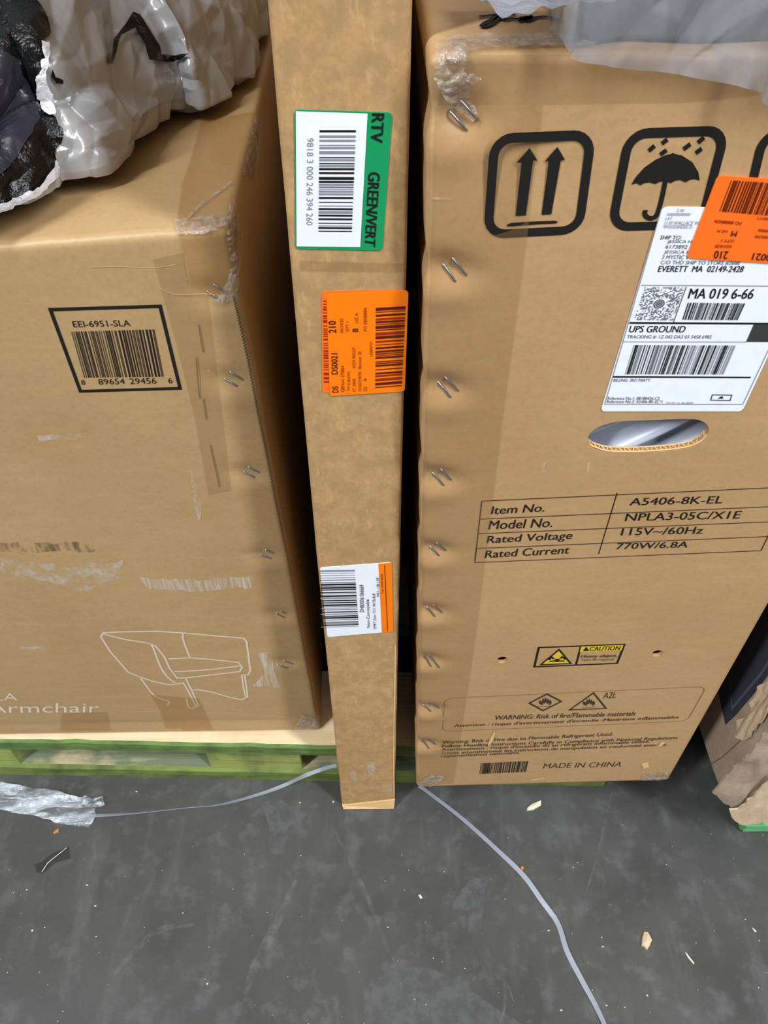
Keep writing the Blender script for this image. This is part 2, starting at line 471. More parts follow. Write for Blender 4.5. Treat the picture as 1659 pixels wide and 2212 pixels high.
ppoly(mb, FLOOR, smooth_line([Vector(p) for p in ((1010, 1905), (1038, 1898), (1048, 1930), (1042, 1975), (1036, 2010), (1012, 2012), (1010, 1970), (978, 1962), (985, 1940))], 5, True), .0005)
mb.build('floor_stain', M['patch_floor'], floor)
mb = MB(); ppoly(mb, FLOOR, smooth_line([Vector(p) for p in ((570, 1735), (620, 1730), (645, 1760), (620, 1795), (612, 1838), (585, 1842), (582, 1790))], 5, True), .0005)
mb.build('floor_stain', M['patch_floor'], floor)
mb = MB(); ppoly(mb, FLOOR, smooth_line([Vector(p) for p in ((820, 2110), (900, 2090), (960, 2105), (1060, 2170), (1120, 2230), (810, 2230))], 5, True), .0005)
mb.build('floor_stain', M['patch_floor'], floor)

# ------------------------------------------------------------------ pallets
def pline(x): return 0.4915 - 0.031 * x          # the front line both pallets share
PZ = 0.10
def pallet(name, label, x0, x1, blocks, depth=1.1, mats=None):
    cx = (x0 + x1) / 2
    t = thing(name, label, 'pallet', (cx, pline(cx), 0))
    A = Matrix.Translation((0, 0.4915, 0)) @ Matrix(((1, 0, 0, 0), (-0.031, 1, 0, 0), (0, 0, 1, 0), (0, 0, 0, 1)))
    top, edge, blk, bot = mats
    nb = 6; w = 0.118; gap = (depth - nb * w) / (nb - 1)
    for k in range(nb):
        y = k * (w + gap); mb = MB(); rnd = random.Random(k + int(x0 * 100))
        n = 40
        # a sawn board with a slightly chewed front arris
        for i in range(n):
            xa = x0 + (x1 - x0) * i / n; xb = x0 + (x1 - x0) * (i + 1) / n
            ja = 0.003 * noise.noise((xa * 30, k, 3.1)) if k == 0 else 0; jb = 0.003 * noise.noise((xb * 30, k, 3.1)) if k == 0 else 0
            za = PZ - .0005; vs = [(xa, y + ja, .078), (xb, y + jb, .078), (xb, y + jb, za - .003), (xa, y + ja, za - .003),
                               (xa, y + .004 + ja, za), (xb, y + .004 + jb, za), (xb, y + w, za), (xa, y + w, za), (xb, y + w, .078), (xa, y + w, .078)]
            vs = [A @ Vector(v) for v in vs]
            mb.add(vs, [(0, 1, 2, 3), (3, 2, 5, 4)], 1); mb.add(vs, [(4, 5, 6, 7)], 0); mb.add(vs, [(7, 6, 8, 9), (9, 8, 1, 0)], 1)
            if i == 0: mb.add(vs, [(0, 3, 4, 7, 9)], 1)
            if i == n - 1: mb.add(vs, [(1, 8, 6, 5, 2)], 1)
        mb.build('deck_board', [top, edge], t)
    for (bx0, bx1) in blocks:
        for y in (0.004, 0.40, 0.80):
            mb = MB(); mb.box(bx0, bx1, y, y + .09, .026, .078, A)
            mb.build('spacer_block', blk, t)
    for y in (0.0, 0.40, 0.80):
        mb = MB(); 
        n = 24
        for i in range(n):
            xa = x0 + (x1 - x0) * i / n; xb = x0 + (x1 - x0) * (i + 1) / n
            z = .026; vs = [A @ Vector(v) for v in [(xa, y, 0), (xb, y, 0), (xb, y, z - .004), (xa, y, z - .004), (xa, y + .005, z), (xb, y + .005, z), (xb, y + .095, z), (xa, y + .095, z), (xb, y + .095, 0), (xa, y + .095, 0)]]
            mb.add(vs, [(0, 1, 2, 3), (3, 2, 5, 4)], 1); mb.add(vs, [(4, 5, 6, 7)], 0); mb.add(vs, [(7, 6, 8, 9)], 1)
            if i == 0: mb.add(vs, [(0, 3, 4, 7, 9)], 1)
            if i == n - 1: mb.add(vs, [(1, 8, 6, 5, 2)], 1)
        mb.build('bottom_board', [bot, M['wood_rim']], t)
    return t
pallet('wooden_pallet', 'green-painted wooden pallet with bare top under the armchair carton', -1.0, -0.0655,
       [(-1.0, -.875), (-0.595, -.5155), (-.245, -.118)], mats=(M['wood_top'], M['wood_green'], M['wood_lime'], M['wood_moss']))
pallet('wooden_pallet', 'dark green wooden pallet mostly hidden below the tall appliance carton', 0.0125, 0.305,
       [(.09, .17), (.235, .305)], mats=(M['wood_top'], M['wood_green'], M['wood_moss'], M['wood_moss']))

# ------------------------------------------------------------------ cartons
def axis(L, n, r):
    a = [0, .35 * r, .7 * r, r]; b = [L - r, L - .7 * r, L - .35 * r, L]
    return a + [r + (L - 2 * r) * i / n for i in range(1, n)] + b

def carton(c8, n, r, disp=None):
    """rounded carton between eight corners c8[i][j][k]; i right, j back, k up"""
    c = lambda i, j, k: Vector(c8[i][j][k])
    Lx = (c(1, 0, 0) - c(0, 0, 0)).length; Ly = (c(0, 1, 0) - c(0, 0, 0)).length; Lz = (c(0, 0, 1) - c(0, 0, 0)).length
    AX, AY, AZ = axis(Lx, n[0], r), axis(Ly, n[1], r), axis(Lz, n[2], r)
    nx, ny, nz = len(AX) - 1, len(AY) - 1, len(AZ) - 1
    mb = MB(); idx = {}
    def vert(i, j, k):
        key = (i, j, k)
        if key in idx: return idx[key]
        p = Vector((AX[i], AY[j], AZ[k]))
        q = Vector((min(max(p.x, r), Lx - r), min(max(p.y, r), Ly - r), min(max(p.z, r), Lz - r)))
        d = p - q
        if d.length > 1e-9: p = q + d.normalized() * r
        a, b, e = p.x / Lx, p.y / Ly, p.z / Lz
        P = Vector((0, 0, 0))
        for ii in (0, 1):
            for jj in (0, 1):
                for kk in (0, 1):
                    P += c(ii, jj, kk) * ((a if ii else 1 - a) * (b if jj else 1 - b) * (e if kk else 1 - e))
        if disp: P = P + disp(P, p, Lx, Ly, Lz)
        idx[key] = len(mb.v); mb.v.append(P); return idx[key]
    def face(f): mb.f.append(f); mb.m.append(0)
    for i in range(nx):
        for k in range(nz):
            face((vert(i, 0, k), vert(i + 1, 0, k), vert(i + 1, 0, k + 1), vert(i, 0, k + 1)))
            face((vert(i, ny, k), vert(i, ny, k + 1), vert(i + 1, ny, k + 1), vert(i + 1, ny, k)))
        for j in range(ny):
            face((vert(i, j, 0), vert(i, j + 1, 0), vert(i + 1, j + 1, 0), vert(i + 1, j, 0)))
            face((vert(i, j, nz), vert(i + 1, j, nz), vert(i + 1, j + 1, nz), vert(i, j + 1, nz)))
    for j in range(ny):
        for k in range(nz):
            face((vert(0, j, k), vert(0, j, k + 1), vert(0, j + 1, k + 1), vert(0, j + 1, k)))
            face((vert(nx, j, k), vert(nx, j + 1, k), vert(nx, j + 1, k + 1), vert(nx, j, k + 1)))
    return mb

def staple(face, px, parent, bvh, r=0.0008):
    a, b = (Vector(face.st(p)) for p in px)
    d = (b - a); pts = []
    for t, o in ((-.01, -.003), (0, -.0004), (.10, .0008), (.5, .0008), (.90, .0008), (1, -.0004), (1.01, -.003)):
        p = a + d * t; h = bvh.ray_cast(face.pt(p, .03), -face.n)
        base = (h[0] - face.P0).dot(face.n) if h[0] is not None else 0
        pts.append(face.pt(p, max(base, -.006) + o))
    mb = MB(); mb.tube(pts, r, 8); return mb.build('staple', M['steel'], parent, True)

# ======== the armchair carton at the left
LF = Face((-0.5159, 0.5146, PZ), (0.4262, 0.0024, 0), (0, 0, 1), (0.0024 / 0.4262, -1, 0))
LSTAPLES = [[(445, 632), (477, 651)], [(460, 615), (491, 636)], [(484, 822), (513, 836)], [(496, 805), (525, 822)],
            [(525, 1023), (551, 1033)], [(535, 1011), (561, 1022)], [(562, 1202), (586, 1208)], [(573, 1189), (590, 1195)],
            [(596, 1329), (616, 1336)], [(607, 1323), (617, 1327)], [(612, 1431), (634, 1436)], [(598, 1436), (622, 1442)]]
def dents(face, staples, depth, sig):
    cs = []
    for a, b in staples[::2]:
        q = (Vector(face.st(a)) + Vector(face.st(b))) / 2; cs.append(q)
    def f(s, t):
        d = 0
        for q in cs:
            dx, dz = s - q.x, t - q.y
            d += math.exp(-((dx + dz * .5) ** 2 / (sig[0] ** 2) + (dz - .004) ** 2 / (sig[1] ** 2)))
            d -= .35 * math.exp(-((dx + .002) ** 2 / (sig[0] ** 2) + (dz + .016) ** 2 / (.010 ** 2)))
        return depth * min(d, 1.2)
    return f
ld = dents(LF, LSTAPLES, 0.0035, (.013, .009))
bl = LF.st((0, 1590)); br = LF.st((694, 1581)); tl = LF.st((0, 520)); tr = LF.st((497, 484))
sL = -0.42
def ext(a, b, s): return (s, a[1] + (b[1] - a[1]) * (s - a[0]) / (b[0] - a[0]))
Zb = PZ + .0006
FBL = LF.pt((sL, 0)); FBR = LF.pt((br[0], 0)); FTL = LF.pt(ext(tl, tr, sL)); FTR = LF.pt(tr)
for P in (FBL, FBR): P.z = Zb
dep = 1.0; bx = Vector((-.022, dep, 0))
LC8 = [[[FBL, FTL], [FBL + bx, FTL + bx + Vector((0, 0, .01))]], [[FBR, FTR], [FBR + bx, FTR + bx]]]
def ldisp(P, p, Lx, Ly, Lz):
    out = Vector((0, 0, 0))
    if p.y < .02:
        q = P - LF.P0; s, t = q.dot(LF.e1), q.dot(LF.e2)
        w = 1 - p.y / .02
        k = ld(s, t) + .0002 * (0.5 + 0.5 * noise.noise((s * 9, t * 9, 2)))
        # scored fold just above the base
        e = t - .028; k += .0025 * math.exp(-(e / .006) ** 2) * (1 if s > .1 else .4)
        out += Vector((0, k * w, 0))
    top = max(0, 1 - (Lz - p.z) / .02)
    if top > 0:   # crushed, wavy top edge and slightly sagging lid
        e = math.exp(-(p.y / .012) ** 2)
        out.z -= top * (.002 * (.5 + .5 * noise.noise((p.x * 40, 1, 2))) * e + .003 * (.5 + .5 * noise.noise((p.x * 5, p.y * 5, 1))))
        # pressed-in nick part-way along the edge
        for nx_, am in ((.355, .004), (.47, .003), (.06, .002)):
            out.z -= top * am * math.exp(-((p.x - nx_ - .15) / .012) ** 2) * e
    if Lx - p.x < .02:
        w = 1 - (Lx - p.x) / .02
        out.x -= w * .0022 * (.5 + .5 * noise.noise((p.y * 8, p.z * 14, 7)))
    return out
lbox = thing('cardboard_box', 'large brown armchair carton on the green pallet, with printed chair outline and barcode', 'box', (-0.3, 0.8, PZ))
mb = carton(LC8, (90, 40, 120), .007, ldisp)
lbody = mb.build('box_body', M['card_left'], lbox, True)
LB = bvh_of(lbody)
z = zc(0, 560, 2.37)
# barcode panel
mb = MB()
at = quad(LF, *z((258, 257), (820, 240), (412, 675), (922, 660)))
stroke_st(mb, LF, [at(0, 0), at(1, 0), at(1, 1), at(0, 1)], .0028, True)
text(mb, LF, 'EEI-6951-SLA', *z((368, 316), (662, 310), (378, 348)))
bars(mb, LF, *z((365, 370), (790, 358), (432, 606), (838, 600)), n=38, seed=4)
for s_, q in (('8', ((414, 618), (434, 618), (418, 642))), ('89654', ((500, 612), (635, 609), (507, 641))), ('29456', ((660, 609), (796, 606), (668, 639))), ('6', ((858, 607), (879, 606), (864, 635)))):
    text(mb, LF, s_, *z(*q))
mb.build('barcode_print', M['ink'], lbox)
# white outline drawing of an armchair
z = zc(0, 1100, 2.183); mb = MB()
for line, sm in (([(475, 600), (490, 582), (560, 578), (740, 575), (870, 583), (1000, 595), (1150, 608), (1163, 625), (1170, 680), (1180, 760), (1172, 778), (1140, 783), (1150, 850), (1160, 888), (1140, 898), (1080, 885), (1000, 862), (930, 850), (905, 853)], 0),
                 ([(475, 600), (520, 670), (585, 745), (605, 768), (660, 790), (720, 810), (800, 828), (865, 818), (890, 860), (925, 930), (900, 940)], 0),
                 ([(490, 588), (600, 615), (700, 632), (725, 660), (745, 715), (770, 765), (800, 800), (830, 818)], 4),
                 ([(700, 630), (735, 645), (775, 695), (800, 750), (835, 795), (875, 795), (1130, 765), (1142, 745), (1125, 722), (1000, 708), (900, 700), (795, 705)], 0),
                 ([(862, 585), (865, 620), (895, 697)], 4), ([(820, 765), (960, 758), (1128, 738)], 3),
                 ([(875, 795), (905, 855), (935, 925), (925, 935)], 0), ([(660, 790), (715, 865), (750, 890), (800, 905)], 3),
                 ([(1155, 785), (1168, 885), (1160, 888)], 0), ([(800, 905), (790, 925)], 0), ([(880, 890), (885, 925), (900, 940)], 0)):
    stroke(mb, LF, z(*line), .0023, smooth=sm)
mb.build('chair_drawing', M['ink_white'], lbox)
mb = MB()
text(mb, LF, 'SLA', *z((-75, 868), (80, 866), (-70, 903)))
text(mb, LF, 'Armchair', *z((-62, 915), (470, 913), (-58, 960)))
mb.build('printed_caption', M['ink_white'], lbox)
# scuffs
def scuffs(face, px, mat, parent, jg=3):
    mb = MB(); mb_poly_st(mb, face, [Vector(face.st(p)) for p in jag([Vector(q) for q in px], 12, jg, 3)], .0005)
    return mb.build('scuff_mark', M[mat], parent)
scuffs(LF, [(300, 1245), (330, 1250), (440, 1252), (545, 1243), (545, 1268), (440, 1276), (320, 1272)], 'scuff_comb', lbox)
scuffs(LF, [(0, 1205), (60, 1212), (140, 1225), (265, 1208), (258, 1250), (180, 1275), (90, 1255), (0, 1230)], 'scuff_white', lbox, 6)
scuffs(LF, [(0, 1172), (200, 1172), (205, 1190), (0, 1192)], 'scuff_dark', lbox)
scuffs(LF, [(80, 940), (185, 936), (188, 946), (85, 953)], 'scuff_white', lbox)
scuffs(LF, [(410, 1015), (418, 1015), (436, 1100), (428, 1130), (418, 1080)], 'scuff_white', lbox)
scuffs(LF, [(558, 1410), (585, 1408), (600, 1470), (608, 1486), (545, 1480), (572, 1455)], 'scuff_comb', lbox)
scuffs(LF, [(45, 1395), (100, 1398), (100, 1403), (45, 1402)], 'scuff_white', lbox)
for i, (a, b) in enumerate((((430, 700), (440, 760)), ((425, 770), (432, 860)), ((455, 960), (475, 1050)), ((440, 860), (447, 905)))):
    mb = MB(); stroke(mb, LF, [a, b], .0007, off=.0007); mb.build('crease_mark', M['ink_faint'], lbox)
# score lines near the base and by the flap
mb = MB(); stroke(mb, LF, [(212, 1533), (300, 1536), (420, 1537), (520, 1540), (600, 1546), (668, 1556)], .0010, smooth=4, off=.0004)
mb.build('fold_line', M['fold'], lbox)
mb = MB(); stroke(mb, LF, [(345, 622), (380, 636), (420, 635), (450, 634), (490, 640), (505, 634)], .0006, smooth=4, off=.0004); stroke(mb, LF, [(195, 577), (260, 576), (330, 578), (380, 571)], .0005, smooth=4)
mb.build('fold_line', M['fold'], lbox)
mb = MB()
pts = [(507, 640), (535, 760), (560, 890), (575, 960), (600, 1090), (630, 1230), (660, 1400), (688, 1550)]
stt = smooth_line([Vector(LF.st((p[0] - 3, p[1]))) for p in pts], 40)
stroke_st(mb, LF, [p + Vector(((.0011 if i % 2 else -.0006), 0)) for i, p in enumerate(stt)], .0007, off=.0005)
mb.build('sawtooth_edge', M['ink_soft'], lbox)
for q in LSTAPLES: staple(LF, q, lbox, LB)
def tape(poly, bvh, mat, parent, off=.0012, step=7, name='packing_tape'):
    mb = MB(); cl = mat == 'tape_clear'
    drape(mb, poly, bvh, off, min(step, 3.5) if cl else step, 0, .0028 if cl else 0); return mb.build(name, M[mat], parent, not cl)
tape([(435, 262), (552, 240), (530, 330), (505, 405), (492, 470), (380, 486), (392, 400), (415, 330)], LB, 'tape', lbox)
tape([(380, 487), (492, 470), (500, 520), (504, 622), (460, 640), (408, 618), (398, 560)], LB, 'tape', lbox, step=5)
tape(jag([(378, 478), (430, 472), (488, 462), (494, 486), (440, 506), (382, 508)], 9, 2), LB, 'tape_clear', lbox, .002, 4)
tape(jag([(484, 478), (500, 430), (512, 470), (518, 500), (516, 560), (508, 640), (492, 652), (466, 648), (488, 612), (500, 575), (490, 520)], 9, 3), LB, 'tape_clear', lbox, .003, 4)
tape([(330, 560), (398, 545), (408, 620), (450, 640), (500, 1060), (450, 1070), (420, 900), (385, 760)], LB, 'tape_flat', lbox, .0003, 5)
tape([(132, 1540), (232, 1538), (240, 1578), (130, 1580)], LB, 'tape', lbox, .0010)
tape([(325, 1500), (430, 1508), (462, 1578), (360, 1580), (345, 1535)], LB, 'tape', lbox, .0010)
tape(jag([(636, 1572), (652, 1540), (680, 1550), (690, 1574), (660, 1586)], 8, 3), LB, 'tape_clear', lbox, .003, 4)
tape(jag([(548, 255), (562, 262), (556, 330), (548, 388), (522, 380), (533, 330)], 10, 2), LB, 'tape_clear', lbox, .002, 4)
mb = MB()
drape(mb, [(400, 480), (412, 462), (440, 435), (470, 415), (500, 392), (502, 398), (473, 421), (445, 442), (418, 466)], LB, .0018, 5)
mb.build('tape_crease', M['tape_clear'], lbox, True)

# ======== the narrow carton standing on the floor in the gap
TF = Face((-0.0625, 0.4570, 0), (1, 0, 0), (0, 0, 1), (0, -1, 0))
a0, a1, b0, b1 = TF.st((738, 1738)), TF.st((577, 0)), TF.st((853, 1728)), TF.st((893, 0))
def up(a, b, t): return (a[0] + (b[0] - a[0]) * (t - a[1]) / (b[1] - a[1]), t)
TOPT = 1.46
tq = [[TF.pt(up(a0, a1, .001)), TF.pt(up(a0, a1, TOPT))], [TF.pt(up(b0, b1, .001)), TF.pt(up(b0, b1, TOPT))]]
back = Vector((0, 1.05, 0))
TC8 = [[tq[0], [p + back for p in tq[0]]], [tq[1], [p + back for p in tq[1]]]]
def tdisp(P, p, Lx, Ly, Lz):
    o = Vector((0, 0, 0))
    if p.y < .01: o.y += .0001 * (.5 + .5 * noise.noise((P.x * 12, P.z * 7, 3)))
    ed = min(p.x, Lx - p.x)
    if ed < .006 and p.y < .05:
        o.x += (.0007 if p.x < Lx / 2 else -.0007) * (.5 + .5 * noise.noise((P.z * 16, p.x * 5, 9))) 
    # the long edges bow a little between floor and eye height
    if p.x < Lx * .5: o.x -= .0022 * math.sin(math.pi * min(1, p.z / 1.0)) * (1 - p.x / Lx * 2)
    return o
tbox = thing('cardboard_box', 'tall narrow kraft carton standing on the floor between the two large cartons, with three stickers', 'box', (-0.026, 0.76, 0))
tbody = carton(TC8, (22, 12, 170), .003, tdisp).build('box_body', M['card_thin'], tbox, True)
TB = bvh_of(tbody)
mb = MB(); a = TF.st((739, 1738)); b = TF.st((853, 1726)); c = TF.st((743, 1748)); d = TF.st((851, 1743))
ps = [(a, .0012), (b, .0012), ((d[0], max(d[1], .0015)), .0045), ((c[0], max(c[1], .0015)), .0045)]
mb.add([TF.pt(p, o) for p, o in ps] + [TF.pt(p, -.001) for p, o in ps], [(0, 1, 2, 3), (0, 4, 5, 1), (1, 5, 6, 2), (2, 6, 7, 3), (3, 7, 4, 0)])
mb.build('bottom_flap', M['card_edge'], tbox)
def sticker(face, corners, r, mat, name, parent, off):
    mb = MB(); st = rrect(face, *corners, r)
    n = len(st); top = [face.pt(p, off) for p in st]; bot = [face.pt(p, .0001) for p in st]
    mb.add(top + bot, [tuple(range(n))[::-1]] + [(i, (i + 1) % n, n + (i + 1) % n, n + i) for i in range(n)])
    return mb.build(name, M[mat], parent)
# green-edged return sticker
z = zc(560, 0, 3.95)
g = sticker(TF, z((298, 932), (1135, 958), (308, 2120), (1050, 2135)), .0025, 'green_label', 'green_sticker', tbox, .0005)
mb = MB(); at = quad(TF, *z((312, 945), (925, 965), (320, 2098), (862, 2103)))
mb.poly([TF.pt(at(u, v), .0007) for u, v in ((0, 0), (0, 1), (1, 1), (1, 0))]); mb.build('white_panel', M['white_label'], g)
mb = MB()
text(mb, TF, 'RTV', *z((1066, 968), (1050, 1212), (962, 965), (948, 1205)), off=.0008, bold=.07)
text(mb, TF, 'GREEN/VERT', *z((1030, 1468), (988, 2100), (930, 1465), (898, 2085)), off=.0008, bold=.07)
bars(mb, TF, *z((825, 1105), (790, 1972), (515, 1105), (505, 1970)), n=30, seed=11, off=.0009, alt=1)
text(mb, TF, '9818 3 000 246 394 260', *z((463, 1172), (455, 1915), (408, 1172), (402, 1915)), off=.0009, mi=1)
mb.build('sticker_print', [M['ink'], M['ink_grey']], g)
# two orange stickers, one on top of the other
z = zc(680, 620, 7.54)
o1 = sticker(TF, z((112, 62), (1490, 42), (118, 1718), (1440, 1700)), .0025, 'orange_label2', 'orange_sticker', tbox, .0004)
mb = MB(); bars(mb, TF, *z((150, 1550), (135, 215), (235, 1550), (185, 215)), n=30, seed=5, off=.0006)
mb.build('sticker_print', M['ink_orange'], o1)
o2 = sticker(TF, z((192, 110), (1525, 48), (245, 1768), (1465, 1690)), .0025, 'orange_label', 'orange_sticker', tbox, .0008)
mb = MB()
for s_, a, b, c, mi in (('DS', (288, 1705), (282, 1605), (385, 1700), 1), ('DS0021', (275, 1405), (268, 1065), (375, 1405), 1), ('210', (230, 735), (222, 540), (352, 732), 1),
                        ('QBNum: 270864', (430, 1695), (425, 1270), (490, 1690), 0), ('TW KUBLEWC', (530, 1680), (528, 1355), (575, 1680), 0), ('ST. 0058', (620, 1690), (618, 1480), (665, 1690), 0),
                        ('ADDR 9002327', (615, 1310), (612, 970), (662, 1310), 0), ('10102719078 - Bonsuer 20', (712, 1680), (706, 1035), (760, 1680), 0), ('DS', (795, 1680), (795, 1610), (850, 1680), 0),
                        ('N', (800, 1510), (798, 1480), (850, 1510), 1), ('B', (615, 712), (613, 660), (708, 712), 1), ('UZ A', (655, 570), (652, 410), (708, 570), 0), ('PO 58588884', (800, 700), (795, 325), (850, 700), 0),
                        ('06/24/20', (415, 730), (410, 500), (465, 730), 0), ('QTY 1', (505, 715), (503, 550), (562, 715), 0), ('145890721', (898, 1115), (893, 880), (945, 1115), 0)):
    text(mb, TF, s_, *z(a, b, c), off=.0011, mi=mi, bold=(.04 if mi else 0))
bars(mb, TF, *z((985, 1630), (995, 325), (1415, 1595), (1475, 298)), n=26, seed=21, off=.0011, mi=1, alt=0)
mb.build('sticker_print', [M['ink_orange'], M['ink_orange_dark']], o2)
# white sticker with an orange end
z = zc(620, 560, 2.633)
w1 = sticker(TF, z((187, 1752), (590, 1722), (230, 2147), (603, 2115)), .0022, 'white_label', 'white_sticker', tbox, .0005)
mb = MB(); at = quad(TF, *z((520, 1728), (596, 1722), (540, 2122), (604, 2115)))
mb.poly([TF.pt(at(u, v), .0007) for u, v in ((0, 0), (0, 1), (1, 1), (1, 0))]); mb.build('orange_band', M['orange_label'], w1)
mb = MB()
bars(mb, TF, *z((193, 2090), (190, 1765), (408, 2085), (385, 1762)), n=30, seed=8, off=.0009, alt=1)
for s_, a, b, c, mi in (('DHB00061066669', (415, 2003), (412, 1848), (438, 2003), 0), ('Non-Conveyable', (455, 2092), (448, 1930), (478, 2092), 0), ('CMRT Door 7311 94.75x8x8', (492, 2100), (485, 1898), (508, 2100), 0),
                        ('MK1-138-109', (511, 1915), (508, 1808), (526, 1915), 0), ('Tear-9008 0028', (538, 1900), (533, 1788), (549, 1900), 2)):
    text(mb, TF, s_, *z(a, b, c), off=.0009, mi=mi)
stroke(mb, TF, z((555, 1735), (572, 2110)), .0006, off=.0009, mi=2)
mb.build('sticker_print', [M['ink'], M['ink_grey'], M['ink_orange_dark']], w1)
for q in ([(755, 1668), (765, 1663), (774, 1680), (768, 1692), (758, 1680)], [(792, 1644), (808, 1646), (810, 1668), (802, 1678), (793, 1664)], [(825, 1694), (845, 1690), (846, 1706), (828, 1710)], [(736, 1398), (760, 1394), (762, 1402), (740, 1408)]):
    scuffs(TF, q, 'scuff_white', tbox, 2)
mb = MB()
drape(mb, [(645, 562), (876, 568), (877, 588), (647, 585)], TB, .0005, 8); mb.build('tape_mark', M['tape_flat'], tbox)

mb = MB(); stroke(mb, TF, [(854, 1392), (853, 1470), (851, 1560), (850, 1650), (851, 1722)], .0014, off=.0003); mb.build('worn_edge', M['card_edge'], tbox)
# ======== the tall appliance carton at the right
e = Vector((0.361 - 0.0364, 0.4424 - 0.4364, 0)).normalized()
RF = Face((0.0364, 0.4364, PZ), e, (0, 0, 1), (e.y, -e.x, 0))
RSTAPLES = [[(974, 249), (1011, 291)], [(997, 225), (1035, 268)], [(958, 578), (985, 612)], [(978, 563), (1010, 600)], [(947, 833), (975, 862)], [(962, 820), (992, 850)],
            [(935, 1029), (960, 1052)], [(953, 1019), (976, 1042)], [(929, 1188), (950, 1204)], [(943, 1177), (965, 1195)], [(922, 1319), (941, 1335)], [(936, 1312), (957, 1328)],
            [(915, 1422), (932, 1441)], [(927, 1422), (950, 1443)], [(915, 1530), (932, 1540)], [(932, 1521), (950, 1533)], [(910, 1604), (928, 1618)], [(922, 1598), (942, 1612)]]
rd = dents(RF, RSTAPLES, 0.0050, (.017, .010))
rbl, rtl, rbr = RF.st((897, 1703)), RF.st((938, 112)), RF.st((1445, 1688))
rtr_x = RF.st((1659, 1315))
W = (rbr[0] + rtr_x[0]) / 2
c00 = RF.pt((rbl[0], 0)); c01 = RF.pt((rtl[0] - .004, rtl[1])); c10 = RF.pt((W, 0)); c11 = RF.pt((W, rtl[1] + .001))
for P in (c00, c10): P.z = Zb
rbk = Vector((-.004, .95, 0))
RC8 = [[[c00, c01], [c00 + rbk, c01 + rbk]], [[c10, c11], [c10 + rbk, c11 + rbk]]]
RZ = c01.z
def rdisp(P, p, Lx, Ly, Lz):
    o = Vector((0, 0, 0))
    if p.y < .02:
        q = P - RF.P0; s, t = q.dot(RF.e1), q.dot(RF.e2); w = 1 - p.y / .02
        k = rd(s, t) + .0002 * (.5 + .5 * noise.noise((s * 8, t * 8, 5)))
        # creased corner at the top
        k += .006 * math.exp(-((s - .02) / .03) ** 2 - ((t - Lz + .02) / .04) ** 2)
        o.y += k * w
    if p.x < .02: o.x += (1 - p.x / .02) * (.0024 * (.5 + .5 * noise.noise((p.z * 30, p.y * 10, 3))) + .5 * rd(0.008, p.z - .002))
    if Lz - p.z < .02:
        ed = math.exp(-(p.y / .015) ** 2)
        o.z -= (1 - (Lz - p.z) / .02) * (.003 * (.5 + .5 * noise.noise((p.x * 25, p.y * 8, 2))) * ed + .002 * (.5 + .5 * noise.noise((p.x * 6, p.y * 6, 6))))
    return o
rbox = thing('cardboard_box', 'tall tan appliance carton with arrow and umbrella symbols, shipping label and oval hand hole', 'box', (0.2, 0.65, PZ))
rbody = carton(RC8, (84, 26, 190), .006, rdisp).build('box_body', M['card_right'], rbox, True)

def prism(face, st, o0, o1):
    n = len(st); mbx = MB()
    A = [face.pt(p, o0) for p in st]; B = [face.pt(p, o1) for p in st]
    mbx.add(A + B, [tuple(range(n))[::-1], tuple(range(n, 2 * n))] + [(i, (i + 1) % n, n + (i + 1) % n, n + i) for i in range(n)])
    return mbx
def cut(target, cutter_mb):
    c = cutter_mb.build('cutter', M['card_edge'])
    bm = bmesh.new(); bm.from_mesh(c.data); bmesh.ops.recalc_face_normals(bm, faces=bm.faces); bm.to_mesh(c.data); bm.free()
    c.location = -ROOTS[target.name]                       # target mesh is stored about its thing's base
    loc = target.parent.location.copy(); c.location = (0, 0, 0)
    md = target.modifiers.new('b', 'BOOLEAN'); md.operation = 'DIFFERENCE'; md.object = c; md.solver = 'EXACT'
    bpy.context.view_layer.update()
    dg = bpy.context.evaluated_depsgraph_get()
    me = bpy.data.meshes.new_from_object(target.evaluated_get(dg))
    target.modifiers.clear(); old = target.data; target.data = me; me.name = old.name
    bpy.data.objects.remove(c)
    me.materials.clear(); me.materials.append(M['card_right'])
    for p in me.polygons: p.material_index = 0
BOARD = .0065
hl = [(1270, 950), (1276, 935), (1294, 922), (1320, 914), (1345, 910), (1400, 908), (1450, 906), (1490, 905), (1515, 909), (1529, 920), (1530, 935), (1515, 955), (1490, 967), (1450, 974), (1400, 978), (1350, 979), (1310, 977), (1282, 968)]
hst = smooth_line([Vector(RF.st(p)) for p in hl], 3, True)
hs0 = min(p.x for p in hst); hs1 = max(p.x for p in hst); ht0 = min(p.y for p in hst); ht1 = max(p.y for p in hst)
cut(rbody, prism(RF, [(hs0 - .03, ht0 - .06), (hs1 + .03, ht0 - .06), (hs1 + .03, ht1 + .03), (hs0 - .03, ht1 + .03)], -BOARD, -.07))
cut(rbody, prism(RF, hst, .02, -BOARD - .004))
VENTS = [(1085, 1426), (1420, 1412)]
for v in VENTS:
    q = Vector(RF.st(v)); cut(rbody, prism(RF, [q + Vector(w) for w in ((-.03, -.05), (.03, -.05), (.03, .03), (-.03, .03))], -.0045, -.06))
    cut(rbody, prism(RF, [q + Vector((math.cos(a) * .0058, math.sin(a) * .0058)) for a in [2 * math.pi * i / 16 for i in range(16)]], .01, -.008))
rbody.data.polygons.foreach_set('use_smooth', [True] * len(rbody.data.polygons)); rbody.data.set_sharp_from_angle(angle=math.radians(40))
RB = bvh_of(rbody)
